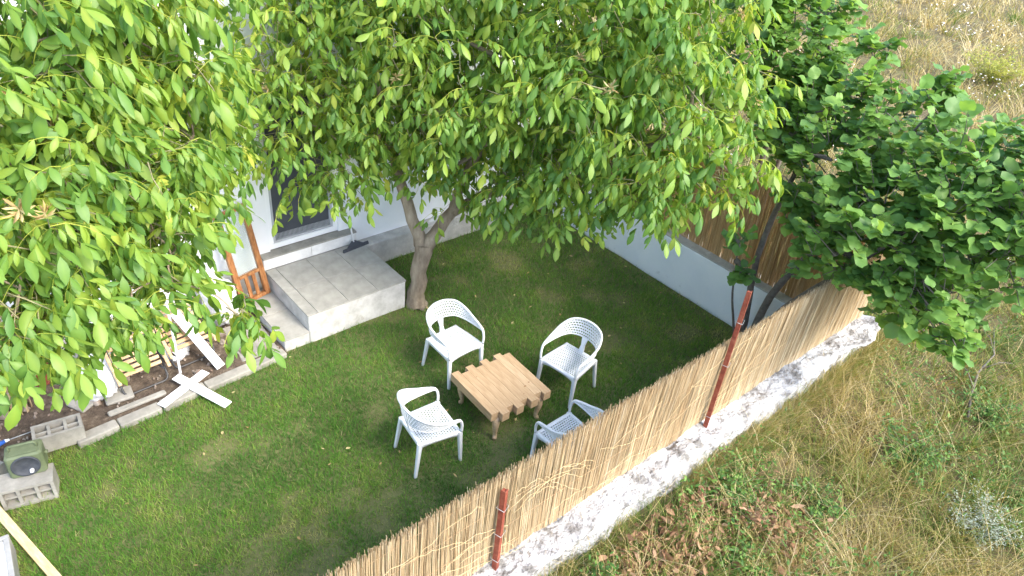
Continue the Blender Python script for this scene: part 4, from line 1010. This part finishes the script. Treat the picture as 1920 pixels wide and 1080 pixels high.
def make_herb(name, label, cat, x, y, rad, h, n, leaf, mat, seed, stems=14, group=None, wl=.45):
    """low plant: stems fanning out of one root, small leaves all along them"""
    g = np.random.default_rng(seed); z0 = float(meadow_h(x, y)); t = thing(name, label, cat, (x, y, z0 - .02), 0, group)
    m = MB(); ends = []
    for k in range(stems):
        a = g.uniform(0, 6.28); q = rad * math.sqrt(g.random()); hh = h * g.uniform(.6, 1.05); e = np.array([q * math.cos(a), q * math.sin(a), hh * (1 - .35 * (q / rad) ** 2)])
        s = np.array([.03 * g.normal(), .03 * g.normal(), 0]); md = (s + e) / 2 * np.array([.8, .8, 1.15]); ends.append((s, md, e)); m.tube([tuple(s), tuple(md), tuple(e)], [.004, .003, .0018], 4)
    m.build('stems', MT['twig'], t, kind='stuff')
    V = []; F = []; T = []; off = 0
    for i in range(n):
        s, md, e = ends[g.integers(0, stems)]; f = g.uniform(.25, 1.02); p = s * (1 - f) ** 2 + md * 2 * f * (1 - f) + e * f * f + g.normal(size=3) * .035
        v, fc = leaflet(leaf * g.uniform(.6, 1.3), leaf * wl, g.uniform(-.2, .8), .3)
        R = np.array(Euler((g.uniform(-.5, .5), g.uniform(-.7, .6), g.uniform(0, 6.28))).to_matrix()); V.append(v @ R.T + p); F += [tuple(a + off for a in q) for q in fc]; off += len(v); T.append(np.full(len(v), g.random()))
    link('leaves', np_mesh('leaves', np.vstack(V), F, mat, np.concatenate(T)), t)['kind'] = 'stuff'
GH = 'weeds along the whitewashed wall'
make_herb('weed_plant', 'bright green leafy weed at the wall foot below the tall post', 'plant', 5.15, 2.05, .34, .36, 700, .05, MT['herb'], 401, 22, GH)
make_herb('weed_plant', 'green leafy weed against the wall below the short post', 'plant', 3.3, 2.0, .26, .52, 420, .045, MT['herb'], 402, 16, GH)
make_herb('weed_plant', 'low green weed among dry grass right of the brown dead leaves', 'plant', 5.75, 1.45, .36, .30, 650, .05, MT['herb'], 403, 20, GH)
make_herb('weed_plant', 'dark green weed clump in the middle of the near meadow', 'plant', 7.2, 1.15, .5, .40, 900, .05, MT['herb'], 404, 24, GH)
make_herb('weed_plant', 'green weed patch at the right edge of the near meadow', 'plant', 8.7, .95, .45, .34, 700, .05, MT['herb'], 405, 22, GH)
make_herb('weed_plant', 'small green weed at the bottom edge beside the brown dead leaves', 'plant', 4.55, 1.45, .26, .3, 420, .05, MT['herb'], 406, 16, GH)
make_herb('silver_shrub', 'grey-green feathery shrub near the lower right corner', 'shrub', 6.85, .28, .40, .48, 1500, .032, MT['silver'], 411, 40, None, .22)
make_herb('yellow_bush', 'yellow-green feathery bush far off in the dry meadow', 'bush', 22.0, 6.2, 1.0, 1.1, 1900, .13, MT['yellow_herb'], 412, 60, None, .16)
make_herb('dead_weed', 'withered brown stalk plant standing in the near meadow', 'plant', 5.0, 1.66, .22, .45, 130, .055, MT['dead_leaf'], 413, 12)

def dead_leaves():
    g = np.random.default_rng(131); V = []; F = []; T = []; off = 0
    for i in range(1900):
        a = g.normal(size=2) * (.42, .22); x, y = 4.05 + a[0] + a[1] * .2, 1.90 + a[1] + .05 * a[0]
        if i > 1500: x, y = 5.1 + .22 * g.normal(), 1.55 + .25 * g.normal()
        if y > 2.2: continue
        l = g.uniform(.04, .11); v, fc = leaflet(l, l * g.uniform(.3, .6), g.uniform(-1.2, 1.4), g.uniform(-1, 1))
        R = np.array(Euler((g.uniform(-1, 1), g.uniform(-.8, .8), g.uniform(0, 6.28))).to_matrix()); v = v @ R.T + (x, y, float(meadow_h(x, y)) + g.uniform(.02, .20)); V.append(v); F += [tuple(k + off for k in q) for q in fc]; off += len(v); T.append(np.full(len(v), g.random()))
    tag(link('dead_leaves', np_mesh('dead_leaves', np.vstack(V), F, MT['dead_leaf'], np.concatenate(T))), 'heap of curled brown dead leaves below the whitewashed wall', kind='stuff')
dead_leaves()
def dry_branch():
    g = random.Random(4); m = MB(); z = lambda x, y: float(meadow_h(x, y)) + .14
    pts = [(8.35, 1.05), (8.8, 1.2), (9.3, 1.32), (9.9, 1.35), (10.5, 1.6)]
    m.tube([(x, y, z(x, y) + .04 * g.random()) for x, y in pts], [.014, .016, .014, .010, .006], 7)
    for x, y, dx, dy in ((8.9, 1.22, .3, .35), (9.4, 1.32, .4, -.2), (9.9, 1.36, .35, .3)): m.tube([(x, y, z(x, y) + .02), (x + dx * .5, y + dy * .5, z(x, y) + .10), (x + dx, y + dy, z(x, y) + .06)], [.008, .006, .003], 5)
    tag(m.build('dry_branch', MT['stem'], None), 'fallen dry branch lying in the meadow grass at the right', 'branch')
dry_branch()

def lawn_litter():
    g = np.random.default_rng(141); V = []; F = []; T = []; off = 0
    for i in range(110):
        x, y = g.uniform(-.3, 7.8), g.uniform(2.9, 7.6)
        if y > float(lawn_edge(x)) - .05: continue
        l = g.uniform(.02, .06); v, fc = leaflet(l, l * g.uniform(.35, .6), g.uniform(-.6, .8), g.uniform(-.5, .5))
        R = np.array(Euler((g.uniform(-.4, .4), g.uniform(-.4, .4), g.uniform(0, 6.28))).to_matrix()); V.append(v @ R.T + (x, y, .035)); F += [tuple(k + off for k in q) for q in fc]; off += len(v); T.append(np.full(len(v), g.random()))
    tag(link('fallen_leaves', np_mesh('fallen_leaves', np.vstack(V), F, MT['catkin'], np.concatenate(T))), 'a few fallen yellowed leaves scattered over the lawn', kind='stuff')
lawn_litter()
